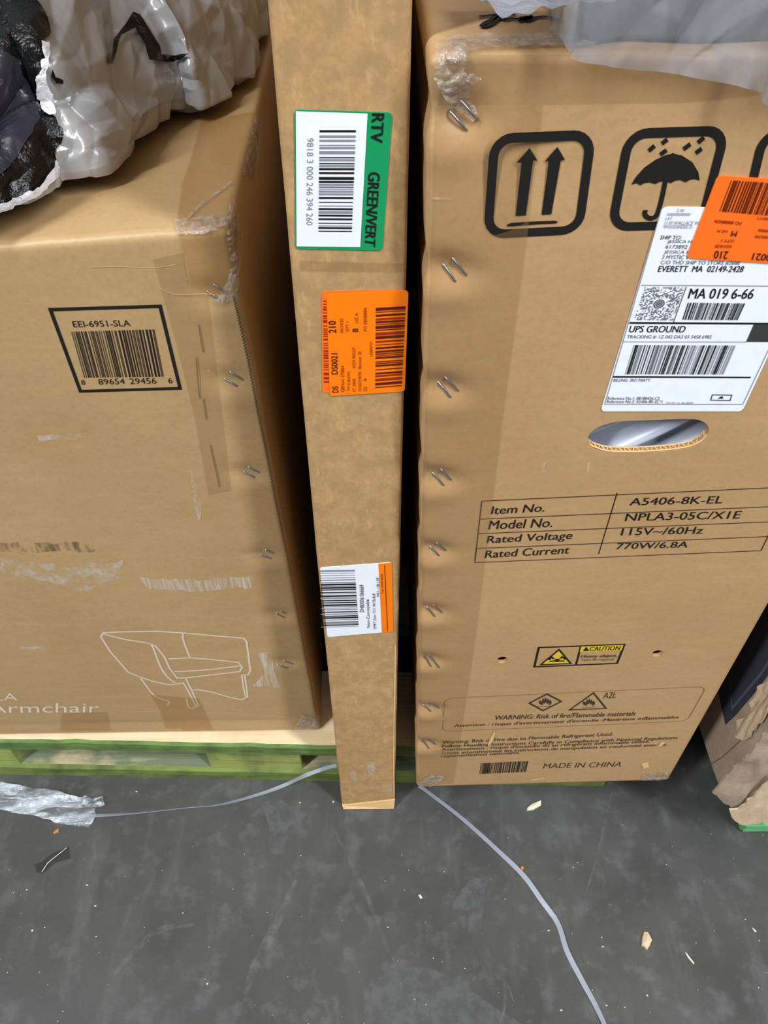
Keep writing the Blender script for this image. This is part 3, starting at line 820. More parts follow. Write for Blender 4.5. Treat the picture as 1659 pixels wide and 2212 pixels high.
# goods seen in the hand hole: ribbed moulded shell behind thin film
mb = MB(); nx_, nz_ = 90, 50
s0, s1, t0, t1 = hs0 - .027, hs1 + .027, ht0 - .055, ht1 + .027
vs = []
for k in range(nz_ + 1):
    for i in range(nx_ + 1):
        s = s0 + (s1 - s0) * i / nx_; t = t0 + (t1 - t0) * k / nz_
        ph = (s * .62 - t * .9) / .016
        vs.append(RF.pt((s, t), -.024 + .009 * max(-.5, math.sin(ph * math.pi)) + .004 * math.sin((s - hs0) * 30)))
mb.add(vs, [(k * (nx_ + 1) + i, k * (nx_ + 1) + i + 1, (k + 1) * (nx_ + 1) + i + 1, (k + 1) * (nx_ + 1) + i) for k in range(nz_) for i in range(nx_)])
mb.build('ribbed_packing', M['foam'], rbox, True)
# flutes showing on the cut lip of the hole
mb = MB(); lip = [Vector(RF.st(p)) for p in ((1274, 962), (1282, 968), (1310, 977), (1350, 979), (1400, 978), (1450, 974), (1490, 967), (1515, 955), (1526, 942))]
lip = smooth_line(lip, 14)
up2 = [p + Vector((0, .0010)) for p in lip]
mb.tube([RF.pt(p, -.0008) for p in up2], .0007, 6); mb.tube([RF.pt(p, -BOARD + .0008) for p in up2], .0007, 6)
wave = []
Lc = 0
for i in range(len(up2) - 1):
    for j in range(4):
        p = up2[i].lerp(up2[i + 1], j / 4); wave.append(RF.pt(p, -BOARD / 2 + .0023 * math.sin(Lc / .0068 * 2 * math.pi)))
        Lc += (up2[i + 1] - up2[i]).length / 4
mb.tube(wave, .00055, 5)
mb.build('corrugated_lip', M['card_edge'], rbox, True)

z = zc(880, 0, 2.13)
def frame(face, corners, w, r, name, parent, extra=None):
    mb = MB(); st = rrect(face, *corners, r); stroke_st(mb, face, st, w, True)
    if extra: extra(mb)
    return mb.build(name, M['ink'], parent)
def arrows(mb):
    ppoly(mb, RF, z((562, 680), (598, 738), (578, 738), (545, 990), (498, 992), (525, 748), (502, 748)))
    ppoly(mb, RF, z((690, 675), (725, 735), (705, 737), (662, 985), (617, 987), (650, 742), (632, 742)))
    ppoly(mb, RF, z((455, 1034), (480, 1024), (600, 1017), (680, 1014), (692, 1019), (685, 1027), (600, 1031), (480, 1040), (460, 1040)))
frame(RF, z((402, 637), (846, 619), (370, 1078), (788, 1057)), .0052, .010, 'arrows_symbol', rbox, arrows)
def umb(mb):
    ppoly(mb, RF, z((1030, 848), (1050, 815), (1090, 770), (1140, 735), (1190, 712), (1212, 708), (1222, 702), (1232, 708), (1262, 714), (1310, 745), (1338, 790), (1345, 830), (1320, 823), (1300, 826), (1280, 838), (1255, 827), (1232, 830), (1212, 842), (1185, 831), (1160, 836), (1140, 846), (1115, 838), (1090, 841), (1072, 852), (1055, 842)))
    stroke(mb, RF, z((1187, 830), (1168, 920), (1148, 985), (1127, 1003), (1105, 1000), (1092, 985), (1095, 966)), .0028, smooth=5)
    for a, b in (((1110, 694), (1137, 670)), ((1170, 660), (1196, 641)), ((1163, 711), (1192, 690)), ((1270, 686), (1302, 662)), ((1336, 656), (1364, 632)), ((1326, 704), (1354, 683))):
        stroke(mb, RF, z(a, b), .0026)
frame(RF, z((1022, 614), (1463, 600), (940, 1044), (1350, 1032)), .0052, .010, 'umbrella_symbol', rbox, umb)
frame(RF, z((1640, 612), (2080, 598), (1540, 1040), (1960, 1028)), .0052, .010, 'third_symbol_frame', rbox)

# specification table
z = zc(880, 960, 2.13); mb = MB()
Lp = [(342, 260), (332, 343), (325, 410), (318, 478), (310, 543)]; Rp = [(1772, 194), (1735, 283), (1698, 354), (1662, 423), (1627, 488)]
for a, b in zip(Lp, Rp): stroke(mb, RF, z(a, b), .0008)
stroke(mb, RF, z(Lp[0], Lp[-1]), .0008); stroke(mb, RF, z(Rp[0], Rp[-1]), .0008); stroke(mb, RF, z((965, 222), (880, 503)), .0008)
for s_, a, b, c in (('Item No.', (393, 284), (640, 271), (384, 321)), ('Model No.', (381, 350), (677, 338), (372, 391)), ('Rated Voltage', (371, 421), (766, 400), (362, 465)), ('Rated Current', (363, 487), (752, 466), (356, 522)),
                    ('A5406-8K-EL', (1030, 246), (1460, 236), (1020, 280)), ('NPLA3-05C/X1E', (1010, 317), (1542, 305), (1000, 352)), ('115V~/60Hz', (990, 385), (1368, 377), (981, 418)), ('770W/6.8A', (967, 454), (1298, 445), (958, 482))):
    text(mb, RF, s_, *z(a, b, c), bold=.02)
mb.build('specification_table', M['ink'], rbox)
# caution panel
z = zc(920, 1360, 2.592); mb = MB()
at = quad(RF, *z((632, 100), (1112, 82), (607, 208), (1070, 188)))
stroke_st(mb, RF, [at(0, 0), at(1, 0), at(1, 1), at(0, 1)], .0022, True, mi=0); stroke(mb, RF, z((868, 92), (840, 197)), .002)
ppoly(mb, RF, z((870, 93), (1106, 85), (1094, 116), (861, 123)), .0003, 1)
ppoly(mb, RF, z((745, 108), (640, 195), (812, 187)), .0003, 1); stroke(mb, RF, z((745, 110), (643, 194), (810, 187)), .0022, True, off=.0006)
ppoly(mb, RF, z((722, 162), (748, 161), (744, 178), (722, 179)), .0006)
stroke(mb, RF, z((688, 168), (705, 152), (716, 162)), .0022, off=.0006); stroke(mb, RF, z((782, 164), (762, 150), (752, 160)), .0022, off=.0006); stroke(mb, RF, z((692, 176), (722, 172)), .002, off=.0006); stroke(mb, RF, z((745, 172), (775, 174)), .002, off=.0006)
ppoly(mb, RF, z((898, 94), (878, 118), (914, 116)), .0006)
text(mb, RF, 'CAUTION', *z((922, 94), (1092, 89), (914, 117)), off=.0006, bold=.025)
text(mb, RF, 'Heavy object,', *z((872, 139), (1075, 134), (866, 160)), off=.0006, mi=2, bold=.025)
text(mb, RF, 'Team lift required.', *z((869, 160), (1058, 157), (866, 177)), off=.0006, mi=2)
mb.build('caution_print', [M['ink'], M['yellow_print'], M['ink_soft']], rbox)
# flammable panel
mb = MB()
st = rrect(RF, *z((104, 385), (1572, 318), (92, 570), (1462, 512)), .010); stroke_st(mb, RF, st, .0007, True, mi=1)
stroke(mb, RF, z((678, 360), (758, 402), (655, 453), (579, 411)), .0024, True); stroke(mb, RF, z((938, 354), (1009, 441), (804, 449)), .0026, True)
for cx_, cy_, k in ((668, 403, 1.0), (913, 408, .95)):
    fl = [(-34, 12), (-36, -2), (-26, -10), (-24, 2), (-16, -6), (-12, -22), (-4, -8), (2, -26), (10, -8), (16, -20), (20, -4), (28, -12), (36, 2), (32, 14), (18, 20), (22, 6), (10, 12), (4, 0), (-4, 12), (-12, 6), (-14, 20)]
    ppoly(mb, RF, z(*[(cx_ + a * k, cy_ + b * k) for a, b in fl])); stroke(mb, RF, z((cx_ - 40, cy_ + 28), (cx_ + 38, cy_ + 25)), .0012, mi=1)
text(mb, RF, 'A2L', *z((1000, 350), (1072, 348), (990, 385)))
text(mb, RF, 'WARNING: Risk of fire/Flammable materials', *z((390, 480), (1182, 456), (383, 505)), bold=.025)
text(mb, RF, "Attention : risque d'avertissement d'incendie :Matériaux inflammables", *z((162, 528), (1425, 480), (154, 550)), bold=.025)
mb.build('flammable_print', [M['ink_soft'], M['ink_faint']], rbox)
mb = MB()
for s_, a, b, c in (('Warning: Risk of Fire due to Flammable Refrigerant Used.', (95, 622), (1053, 575), (91, 645)), ('Follow Handling Instructions Carefully in Compliance with National Regulations.', (92, 644), (1422, 596), (89, 665)),
                    ("Avertissement : risque d'incendie dû au réfrigérant inflammable utilisé.", (90, 663), (1260, 616), (87, 684)), ('Suivez attentivement les instructions de manipulation en conformité avec les', (88, 683), (1352, 635), (84, 703)), ('réglementations nationales.', (86, 701), (530, 680), (82, 720))):
    text(mb, RF, s_, *z(a, b, c), bold=.025)
bars(mb, RF, *z((308, 748), (573, 735), (300, 808), (560, 796)), n=40, seed=31, mi=1)
text(mb, RF, 'MADE IN CHINA', *z((665, 749), (1105, 739), (655, 777)))
mb.build('base_print', [M['ink_soft'], M['ink']], rbox)
# torn flecks of liner
for q in ([(1068, 1576), (1070, 1584), (1064, 1600), (1052, 1615), (1056, 1600), (1062, 1588)], [(1438, 1600), (1430, 1610), (1420, 1612), (1428, 1602)], [(1385, 1648), (1400, 1645), (1402, 1656), (1390, 1660)], [(1145, 1683), (1175, 1679), (1176, 1681), (1146, 1686)]):
    mb = MB(); ppoly(mb, RF, q, .0006); mb.build('torn_fleck', M['card_edge'], rbox)
for q in ([(1168, 1002), (1178, 998), (1175, 1018), (1168, 1022)], [(1268, 1000), (1274, 998), (1272, 1020), (1267, 1022)], [(935, 425), (975, 427), (975, 430), (935, 429)]):
    scuffs(RF, q, 'scuff_white', rbox, 2)
for q in RSTAPLES: staple(RF, q, rbox, RB)

# shipping label
z = zc(1240, 360, 3.456)
TLp, BRp, BLp = (1430, 446), (1603, 888), (1297, 888)
a, b, c = (Vector(RF.st(p)) for p in (TLp, BRp, BLp)); d = a + b - c
class Q: pass
def labquad(u, v): return a * (1 - u) * (1 - v) + d * u * (1 - v) + c * (1 - u) * v + b * u * v
mb = MB(); st = rounded(labquad, (d - a).length, (c - a).length, .0035); n = len(st)
mb.add([RF.pt(p, .0005) for p in st] + [RF.pt(p, .0001) for p in st], [tuple(range(n))[::-1]] + [(i, (i + 1) % n, n + (i + 1) % n, n + i) for i in range(n)])
lab = mb.build('shipping_label', M['white_label'], rbox)
mb = MB()
for s_, q, mi, bo in (('S W', ((770, 310), (825, 310), (763, 335)), 1, 0), ('0000000000', ((697, 340), (870, 340), (690, 362)), 1, 0), ('LAT', ((685, 370), (735, 370), (678, 392)), 1, 0),
                      ('1110 WALLACE WAY', ((680, 400), (975, 403), (670, 428)), 1, 0), ('WOODINDEE D.', ((668, 430), (890, 432), (660, 455)), 1, 0),
                      ('SHIP TO:', ((647, 508), (805, 510), (637, 538)), 0, 0), ('JESSICA H', ((700, 542), (880, 543), (690, 572)), 2, 0), ('6173892', ((688, 577), (850, 580), (678, 606)), 2, 0), ('JESSICA H', ((675, 620), (870, 622), (665, 650)), 2, 0),
                      ('3 MYSTIC V', ((661, 655), (862, 657), (650, 685)), 2, 0), ('C/O THD SHIP TO STORE #2688', ((650, 695), (1240, 700), (641, 726)), 2, 0), ('EVERETT  MA  02149-2428', ((636, 734), (1272, 737), (622, 780)), 0, .025),
                      ('MA 019 6-66', ((868, 904), (1352, 907), (846, 980)), 0, .03), ('UPS GROUND', ((420, 1182), (838, 1183), (405, 1232)), 0, .025),
                      ('TRACKING #: 1Z 042 DA3 03 3458 6982', ((398, 1252), (1030, 1253), (390, 1280)), 2, 0), ('BILLING: 3RD PARTY', ((297, 1577), (572, 1578), (290, 1600)), 2, 0),
                      ('Reference No.1: 88188426-C2', ((252, 1712), (640, 1714), (248, 1735)), 2, 0), ('Reference No.2: A5406-8K-EL*1', ((248, 1736), (660, 1738), (243, 1759)), 2, 0), ('MCM 15.38.4800', ((690, 1752), (890, 1753), (687, 1765)), 1, 0)):
    text(mb, RF, s_, *z(*q), off=.0008, mi=mi, bold=bo)
for p0, p1, w, mi in (((500, 880), (1560, 887), .0005, 1), ((836, 890), (740, 1158), .0005, 2), ((412, 1161), (1470, 1167), .0013, 0), ((367, 1302), (1285, 1304), .0005, 1), ((288, 1564), (1316, 1568), .0013, 0), ((650, 310), (228, 1768), .0005, 1), ((228, 1768), (1258, 1769), .0005, 1), ((1258, 1769), (1460, 1340), .0005, 1)):
    stroke(mb, RF, z(p0, p1), w, off=.0008, mi=mi)
ppoly(mb, RF, z((1340, 1172), (1525, 1173), (1452, 1304), (1282, 1303)), .0008, 3)
bars(mb, RF, *z((848, 1010), (1275, 1015), (805, 1138), (1218, 1140)), n=36, seed=41, off=.0008, alt=2)
bars(mb, RF, *z((445, 1325), (1205, 1330), (378, 1545), (1112, 1546)), n=52, seed=43, off=.0008, alt=1)
at = quad(RF, *z((525, 895), (822, 895), (445, 1140), (738, 1142))); rnd = random.Random(3)
for i in range(30):
    for k in range(30):
        u, v = (i + .5) / 30, (k + .5) / 30
        if (u - .5) ** 2 + (v - .5) ** 2 < .03 or rnd.random() > .48: continue
        mb.poly([RF.pt(at(u + du, v + dv), .0008) for du, dv in ((-.013, -.013), (-.013, .013), (.013, .013), (.013, -.013))], 2)
for rr in (.03, .075, .125):
    stroke_st(mb, RF, [at(.5 + rr * math.cos(x), .5 + rr * math.sin(x)) for x in [2 * math.pi * i / 24 for i in range(24)]], .0007, True, off=.0008, mi=2)
at = quad(RF, *z((1030, 1698), (1176, 1700), (1018, 1738), (1162, 1741)))
stroke_st(mb, RF, [at(0, 0), at(1, 0), at(1, 1), at(0, 1)], .0006, True, off=.0008, mi=0); stroke_st(mb, RF, [at(.38 + .24 * (.5 + .5 * math.cos(x * 2.2) * (1 if x % 2 else .6)), .5 + .38 * math.sin(x * 3.1)) for x in range(14)], .0009, False, off=.0008)
mb.build('label_print', [M['ink'], M['ink_grey'], flat('mid_grey_print', (86, 88, 96)), flat('charcoal_block', (58, 60, 58))], lab)

# orange sticker over the label
z = zc(1400, 360, 6.405)
mb = MB(); a, b, c = (Vector(RF.st(p)) for p in z((955, 112), (2300, 205), (520, 1255))); d = b + c - a
at2 = lambda u, v: a * (1 - u) * (1 - v) + b * u * (1 - v) + c * (1 - u) * v + d * u * v
st = rounded(at2, (b - a).length, (c - a).length, .003); n = len(st)
mb.add([RF.pt(p, .0012) for p in st] + [RF.pt(p, .0001) for p in st], [tuple(range(n))[::-1]] + [(i, (i + 1) % n, n + (i + 1) % n, n + i) for i in range(n)])
os_ = mb.build('orange_sticker', M['orange_label2'], rbox)
mb = MB()
bars(mb, RF, *z((1140, 172), (2140, 240), (975, 602), (1960, 690)), n=34, seed=51, off=.0015, mi=1, alt=1)
for s_, A, B, Cc, mi in (('210', (1078, 1264), (893, 1252), (1105, 1155), 1), ('DS0021', (1840, 1300), (1422, 1274), (1870, 1205), 1), ('M', (1205, 950), (1133, 945), (1226, 877), 1), ('QTY 1', (1170, 1032), (1000, 1025), (1185, 988), 0),
                        ('03/14/20', (1135, 1110), (912, 1105), (1150, 1066), 0), ('UZ N', (1080, 897), (943, 890), (1092, 862), 0), ('PO 88888426', (1270, 788), (900, 762), (1287, 745), 0), ('145890771', (1780, 735), (1495, 712), (1795, 700), 0),
                        ('ST. 0058', (1750, 905), (1510, 880), (1765, 868), 0), ('ADDR 9002340', (1800, 990), (1462, 970), (1815, 950), 0)):
    text(mb, RF, s_, *z(A, B, Cc), off=.0015, mi=mi, bold=.03)
mb.build('sticker_print', [M['ink_orange'], M['ink_orange_dark']], os_)

# tape on the appliance carton
tape([(938, 230), (1174, 226), (1150, 420), (1128, 600), (1090, 880), (1058, 1140), (1025, 1400), (980, 1692), (900, 1698), (905, 1300), (928, 620)], RB, 'tape_flat', rbox, 0.0005, 5)
tape([(960, 118), (1620, 118), (1640, 205), (1480, 222), (1174, 226), (945, 228)], RB, 'tape_flat', rbox, .0003, 6)
tape(jag([(958, 84), (1060, 80), (1180, 78), (1290, 88), (1285, 104), (1180, 104), (1060, 110), (975, 116)], 12, 2), RB, 'tape_clear', rbox, .0025, 4)
tape(jag([(943, 100), (985, 92), (1010, 112), (1000, 150), (1040, 165), (1010, 190), (1035, 250), (1022, 262), (985, 235), (960, 215), (940, 170)], 9, 3), RB, 'tape_clear', rbox, .003, 4)
tape(jag([(1388, 1672), (1440, 1666), (1446, 1684), (1400, 1690), (1386, 1690)], 8, 2), RB, 'tape_clear', rbox, .0015, 4)
tape(jag([(900, 1692), (930, 1672), (960, 1676), (940, 1694), (902, 1702)], 8, 2), RB, 'tape_clear', rbox, .0015, 4)
# marker scrawl on the lid
RTOP = Face((0, 0, RZ + .0004), (1, 0, 0), (0, 1, 0), (0, 0, 1))
z = zc(880, 0, 2.13); mb = MB()
for ln in ([(330, 78), (372, 74), (408, 70), (395, 88), (362, 105), (345, 122), (368, 120), (402, 100), (428, 76), (445, 66), (438, 84), (452, 92), (478, 86), (500, 92)], [(500, 92), (540, 80), (522, 98), (566, 76), (552, 96), (590, 82), (640, 78), (690, 92), (720, 100)], [(450, 60), (470, 66), (500, 70)]):
    stroke(mb, RTOP, z(*ln), .0035, smooth=4, off=.0003)
mb.build('marker_scrawl', M['marker'], rbox)

# ======== battered carton on a mint-green pallet at the far right
GX = 0.4185; GF = 0.410
dbox = thing('cardboard_box', 'battered grey-brown carton with navy print and torn front corner, at the right edge', 'box', (0.75, 0.75, PZ))
f00 = Vector((GX, GF, Zb)); f10 = f00 + Vector((.6, 0, 0)); hh = Vector((0, 0, .62)); bb = Vector((.002, .62, 0))
DC8 = [[[f00, f00 + hh], [f00 + bb, f00 + bb + hh]], [[f10, f10 + hh], [f10 + bb, f10 + bb + hh]]]
def ddisp(P, p, Lx, Ly, Lz):
    o = Vector((0, 0, 0)); ed = math.exp(-((p.x) ** 2 + p.y ** 2) / .03 ** 2)
    o += Vector((.006, .006, 0)) * ed * (.5 + .6 * noise.noise((P.z * 18, 1, 4)))
    if p.y < .02: o.y += .006 * (.5 + .5 * noise.noise((P.x * 20, P.z * 4, 8)))
    return o
dbody = carton(DC8, (50, 50, 50), .008, ddisp).build('box_body', M['card_grey'], dbox, True)
SF = Face((GX, GF, PZ), (0, 1, 0), (0, 0, 1), (-1, 0, 0))
mb = MB(); ppoly(mb, SF, [(1553, 1498), (1568, 1566), (1590, 1545), (1640, 1486), (1680, 1430), (1720, 1330), (1700, 1180), (1640, 1190)], .0006)
mb.build('navy_print', M['ink_navy'], dbox)
mb = MB(); stroke(mb, SF, [(1578, 1470), (1583, 1530), (1650, 1450), (1690, 1380)], .004, off=.0009); mb.build('pale_print_line', flat('pale_navy_line', (84, 86, 98)), dbox)
# torn, crumpled front liner
DFc = Face((GX, GF, PZ), (1, 0, 0), (0, 0, 1), (0, -1, 0))
def crumpled(face, px, base_off, amp, freq, mat, name, parent, seed, step=6, thick=.0025, grad=0.0):
    vs, fs = fill2d(jag([Vector(p) for p in px], 9, 3, seed), step); P = []
    for p in vs:
        s, t = face.st(p)
        P.append(face.pt((s, t), base_off + grad * t + amp * (noise.noise((s * freq, t * freq * .35, seed)) + .5 * noise.noise((s * freq * 3, t * freq, seed + 5)))))
    mb = MB(); n = len(P)
    mb.add(P + [q - face.n * thick for q in P], fs + [tuple(i + n for i in f[::-1]) for f in fs])
    # close the rim
    cnt = {}
    for f in fs:
        for i in range(len(f)):
            e_ = (f[i], f[(i + 1) % len(f)]); cnt[e_] = 1
    for (i, j) in list(cnt):
        if (j, i) not in cnt: mb.add([P[i], P[j], P[j] - face.n * thick, P[i] - face.n * thick], [(0, 1, 2, 3)])
    return mb.build(name, M[mat], parent, False)
crumpled(DFc, [(1537, 1706), (1552, 1692), (1575, 1672), (1602, 1636), (1640, 1590), (1700, 1500), (1780, 1600), (1700, 1700), (1659, 1712), (1620, 1735), (1590, 1742), (1560, 1726)], .005, .006, 34, 'card_grey', 'creased_front', dbox, 3)
crumpled(DFc, [(1570, 1732), (1596, 1722), (1632, 1690), (1659, 1668), (1720, 1640), (1740, 1770), (1659, 1766), (1640, 1757), (1605, 1764), (1582, 1754)], .011, .004, 22, 'card_raw', 'torn_front_flap', dbox, 5)
crumpled(SF, [(1592, 1590), (1598, 1556), (1618, 1548), (1632, 1500), (1648, 1478), (1690, 1452), (1700, 1500), (1660, 1552), (1625, 1592), (1606, 1600)], .004, .006, 40, 'card_raw', 'torn_side_flap', dbox, 9)
mb = MB(); stroke(mb, SF, [(1534, 1652), (1560, 1636), (1600, 1600)], .0012, off=.0006); mb.build('crease_mark', M['ink_faint'], dbox)
gp = thing('wooden_pallet', 'mint-green wooden pallet corner below the battered carton at the right edge', 'pallet', (.8, .5, 0))
def wavy(name, x0, x1, y0, y1, z0, z1, mat):
    mb = MB(); mb.box(x0, x1, y0, y1, z0, z1); o = mb.build(name, mat, gp)
    bm = bmesh.new(); bm.from_mesh(o.data); bmesh.ops.bevel(bm, geom=bm.edges[:], offset=.003, segments=2, affect='EDGES'); bm.to_mesh(o.data); bm.free()
for k in range(4): wavy('deck_board', .475, 1.2, .418 + k * .15, .418 + k * .15 + .12, .078, PZ - .0004, M['wood_mint'])
for y in (.42, .60, .80):
    for x in (.475, .80, 1.10): wavy('spacer_block', x, x + .10, y, y + .08, .0225, .078, M['wood_mint'])
    wavy('bottom_board', .475, 1.2, y - .004, y + .09, .0005, .0225, M['wood_mint'])

# ------------------------------------------------------------------ bags
def facets(us, vs_, seed, levels):
    """film crumpled into flat facets with sharp creases between them"""
    u0, u1, v0, v1 = min(us) - .15, max(us) + .15, min(vs_) - .15, max(vs_) + .15
    out = [0.0] * len(us)
    for lv, (sp, amp, ang, st) in enumerate(levels):
        rnd = random.Random(seed * 10 + lv); ca, sa = math.cos(ang), math.sin(ang)
        rot = lambda u, v: ((u * ca + v * sa) / st, -u * sa + v * ca)
        cs = [rot(u, v) for u in (u0, u1) for v in (v0, v1)]
        a0, a1 = min(c[0] for c in cs), max(c[0] for c in cs); b0, b1 = min(c[1] for c in cs), max(c[1] for c in cs)
        na, nb = int((a1 - a0) / sp) + 2, int((b1 - b0) / sp) + 2
        pts = [Vector((a0 + (i + rnd.uniform(-.1, 1.1)) * sp, b0 + (j + rnd.uniform(-.1, 1.1)) * sp)) for i in range(na) for j in range(nb)]
        r = delaunay_2d_cdt(pts, [], [], 0, 1e-6)
        hv = [Vector((p.x, p.y, rnd.uniform(-1, 1) * amp)) for p in r[0]]
        bv = BVHTree.FromPolygons(hv, [tuple(f) for f in r[2]])
        dn = Vector((0, 0, -1))
        for k, (u, v) in enumerate(zip(us, vs_)):
            a, b = rot(u, v)
            h = bv.ray_cast(Vector((a, b, 1)), dn)
            if h[0] is not None: out[k] += h[0].z
    return out
def dome(contour, apex, H, ztop, nc=260, nr=90, seed=1, levels=((.05, .006, .4, 1.3), (.02, .002, 1.2, 1.5)), tuck=.03, hang=False, shrink=0.0, drop=0.0, pw=1.0, dense=0, cap=True):
    """a slack filled bag: outline where it meets its support, rising to an apex"""
    ct = smooth_line(contour, 24, True)
    # even resampling
    L = [0]
    for i in range(len(ct)): L.append(L[-1] + (ct[(i + 1) % len(ct)] - ct[i]).length * (5 if i < dense * 24 else 1))
    rs = []; j = 0
    for i in range(nc):
        s = L[-1] * i / nc
        while L[j + 1] < s: j += 1
        rs.append(ct[j].lerp(ct[(j + 1) % len(ct)], (s - L[j]) / max(1e-9, L[j + 1] - L[j])))
    ap = Vector(apex)
    rs = [q + (Vector((ap.x, ap.y, q.z)) - q).normalized() * shrink for q in rs]
    P = []
    for r in range(nr + 1):
        for q in rs:
            dirv = Vector((ap.x - q.x, ap.y - q.y, 0))
            if r < 3:
                k = (3 - r) / 3
                P.append(q + dirv.normalized() * tuck * k - Vector((0, 0, .008 * k)))
            else:
                t = ((r - 3) / (nr - 3)) ** 1.25
                z0 = q.z
                zz = z0 + (ztop + H - z0) * math.sin(t * math.pi / 2) ** pw - drop
                g = 1 - math.cos(t * math.pi / 2)
                if hang and z0 < ztop + .012:
                    h0 = ztop + .02
                    if zz < h0: g *= .0
                    else:
                        u = math.asin(min(1, ((h0 - z0) / (ztop + H - z0)) ** (1 / pw))) / (math.pi / 2)
                        tt = max(0, (t - u) / (1 - u)); g = 1 - math.cos(tt * math.pi / 2)
                P.append(Vector((q.x + dirv.x * g, q.y + dirv.y * g, zz)))
    fs = []
    for r in range(nr):
        for i in range(nc):
            a = r * nc + i; b = r * nc + (i + 1) % nc; fs.append((a, b, b + nc, a + nc))
    if cap: fs.append(tuple(range(nc))[::-1])
    me = bpy.data.meshes.new('tmp'); me.from_pydata(P, [], fs); me.update()
    N = [v.normal.copy() for v in me.vertices]; bpy.data.meshes.remove(me)
    ul = [0.0]
    for i in range(1, nc): ul.append(ul[-1] + (rs[i] - rs[i - 1]).length)
    U, V = [], []
    for r in range(nr + 1):
        for i in range(nc):
            U.append(ul[i]); V.append(0.0 if r == 0 else V[(r - 1) * nc + i] + (P[r * nc + i] - P[(r - 1) * nc + i]).length)
    cf = facets(U, V, seed, levels)
    mb = MB()
    mb.v = [p + n * c for p, n, c in zip(P, N, cf)]; mb.f = fs; mb.m = [0] * len(fs)
    return mb

LZ = FTR.z
zt = LZ + .010
front = [(-150, 470), (-60, 455), (0, 436), (60, 405), (115, 368), (180, 360), (235, 337), (275, 305), (300, 270), (345, 238), (400, 218), (435, 228), (470, 216), (510, 186), (545, 146), (562, 100), (572, 50)]
cont = [on_z(p, zt) for p in front] + [Vector(p) for p in ((-.20, 1.22, zt), (-.32, 1.36, zt), (-.55, 1.36, zt), (-.78, 1.25, zt), (-.90, 1.0, zt), (-.82, .78, zt), (-.68, .66, zt))]
for q in cont: q.y = min(q.y, 1.135)
bag = thing('grey_poly_bag', 'crumpled silver-grey plastic bag torn open to black, lying on the armchair carton', 'bag', (-.45, .95, zt - .01))
mbg = dome(cont, (-.47, .95, 0), .20, zt, 640, 250, seed=3, levels=((.060, .012, .5, 1.3), (.026, .0085, 1.0, 1.7), (.011, .0024, .2, 1.8)), tuck=.03, pw=1.0, dense=16)
mbg.v = [Vector((v.x, v.y, max(v.z, LZ + .0005))) for v in mbg.v]
bagm = mbg.build('bag_film', M['poly'], bag, True); bagm.data.set_sharp_from_angle(angle=math.radians(28))
BB = bvh_of(bagm)
blk = [(-60, -40), (60, -40), (75, 0), (92, 25), (105, 62), (102, 82), (88, 92), (95, 130), (82, 165), (80, 195), (92, 240), (122, 255), (138, 292), (132, 310), (120, 330), (118, 356), (104, 380), (82, 408), (50, 426), (10, 442), (-60, 462)]
mb = MB(); drape(mb, jag(blk, 10, 3, 4), BB, .004, 6); mb.build('torn_lining', M['black_film'], bag, False)
mb = MB(); drape(mb, jag([(-60, 110), (0, 115), (20, 122), (50, 150), (72, 185), (82, 230), (84, 262), (60, 300), (30, 345), (0, 380), (-60, 395)], 14, 3, 8), BB, .008, 6); mb.build('inner_film', M['blue_film'], bag, True)
mb = MB(); drape(mb, jag([(285, 28), (300, 34), (322, 66), (343, 102), (345, 118), (375, 121), (408, 119), (396, 130), (360, 135), (322, 132), (312, 100), (290, 62), (262, 78), (244, 128), (236, 140), (230, 132), (243, 90), (268, 56)], 12, 1.5, 2), BB, .004, 4); mb.build('black_tear', M['black_film'], bag, True)
for px_, sd in (([(112, 150), (120, 165), (135, 172), (136, 180), (120, 178), (110, 164)], 5),):
    mb = MB(); drape(mb, px_, BB, .003, 4); mb.build('black_tear', M['black_film'], bag, True)
mb = MB(); drape(mb, jag([(104, 368), (116, 345), (124, 352), (120, 380), (100, 398), (76, 420), (44, 434), (10, 450), (-20, 456), (-20, 446), (10, 438), (48, 422), (80, 404)], 7, 3, 6), BB, .006, 4); mb.build('torn_edge', M['silver'], bag, False)
mb = MB(); drape(mb, jag([(84, 92), (100, 95), (106, 130), (98, 165), (112, 200), (122, 250), (108, 252), (92, 240), (78, 200), (80, 165), (95, 130)], 8, 3, 12), BB, .007, 4); mb.build('torn_edge', M['silver'], bag, False)

# clear-wrapped goods on the appliance carton
RW = RZ + .004
pl = Face(RF.pt((0, 0), .012), RF.e1, (0, 0, 1), RF.n)
c_front = [on_z((1178, -10), RW + .01), on_z((1205, 45), RW + .01), on_z((1240, 78), RW + .006), pl.pt(pl.st((1266, 98))), pl.pt(pl.st((1320, 107))), pl.pt(pl.st((1420, 122))), pl.pt(pl.st((1560, 141))), pl.pt(pl.st((1659, 158))), pl.pt(pl.st((1780, 176)))]
c_all = c_front + [Vector((.47, .55, RW)), Vector((.46, .72, RW)), Vector((.36, .82, RW)), Vector((.22, .80, RW)), Vector((.13, .70, RW))]
wrap = thing('wrapped_bundle', 'grey goods wrapped in translucent plastic, draped over the top of the appliance carton', 'bundle', (.3, .6, RW))
mbw = dome(c_all, (.30, .66, 0), .16, RW, 420, 140, seed=11, levels=((.07, .009, 1.2, 2.2), (.028, .0075, 1.35, 2.4), (.012, .0016, 1.0, 2.0)), tuck=.0, hang=True, pw=.9, dense=8, cap=False)
mbw.build('film_wrap', M['film'], wrap, True)
ci = []
for q in c_all:
    v = (Vector((.30, .66, q.z)) - q).normalized() * .030; q2 = q + v; q2.z = RW + .004; q2.y = max(q2.y, .452); ci.append(q2)
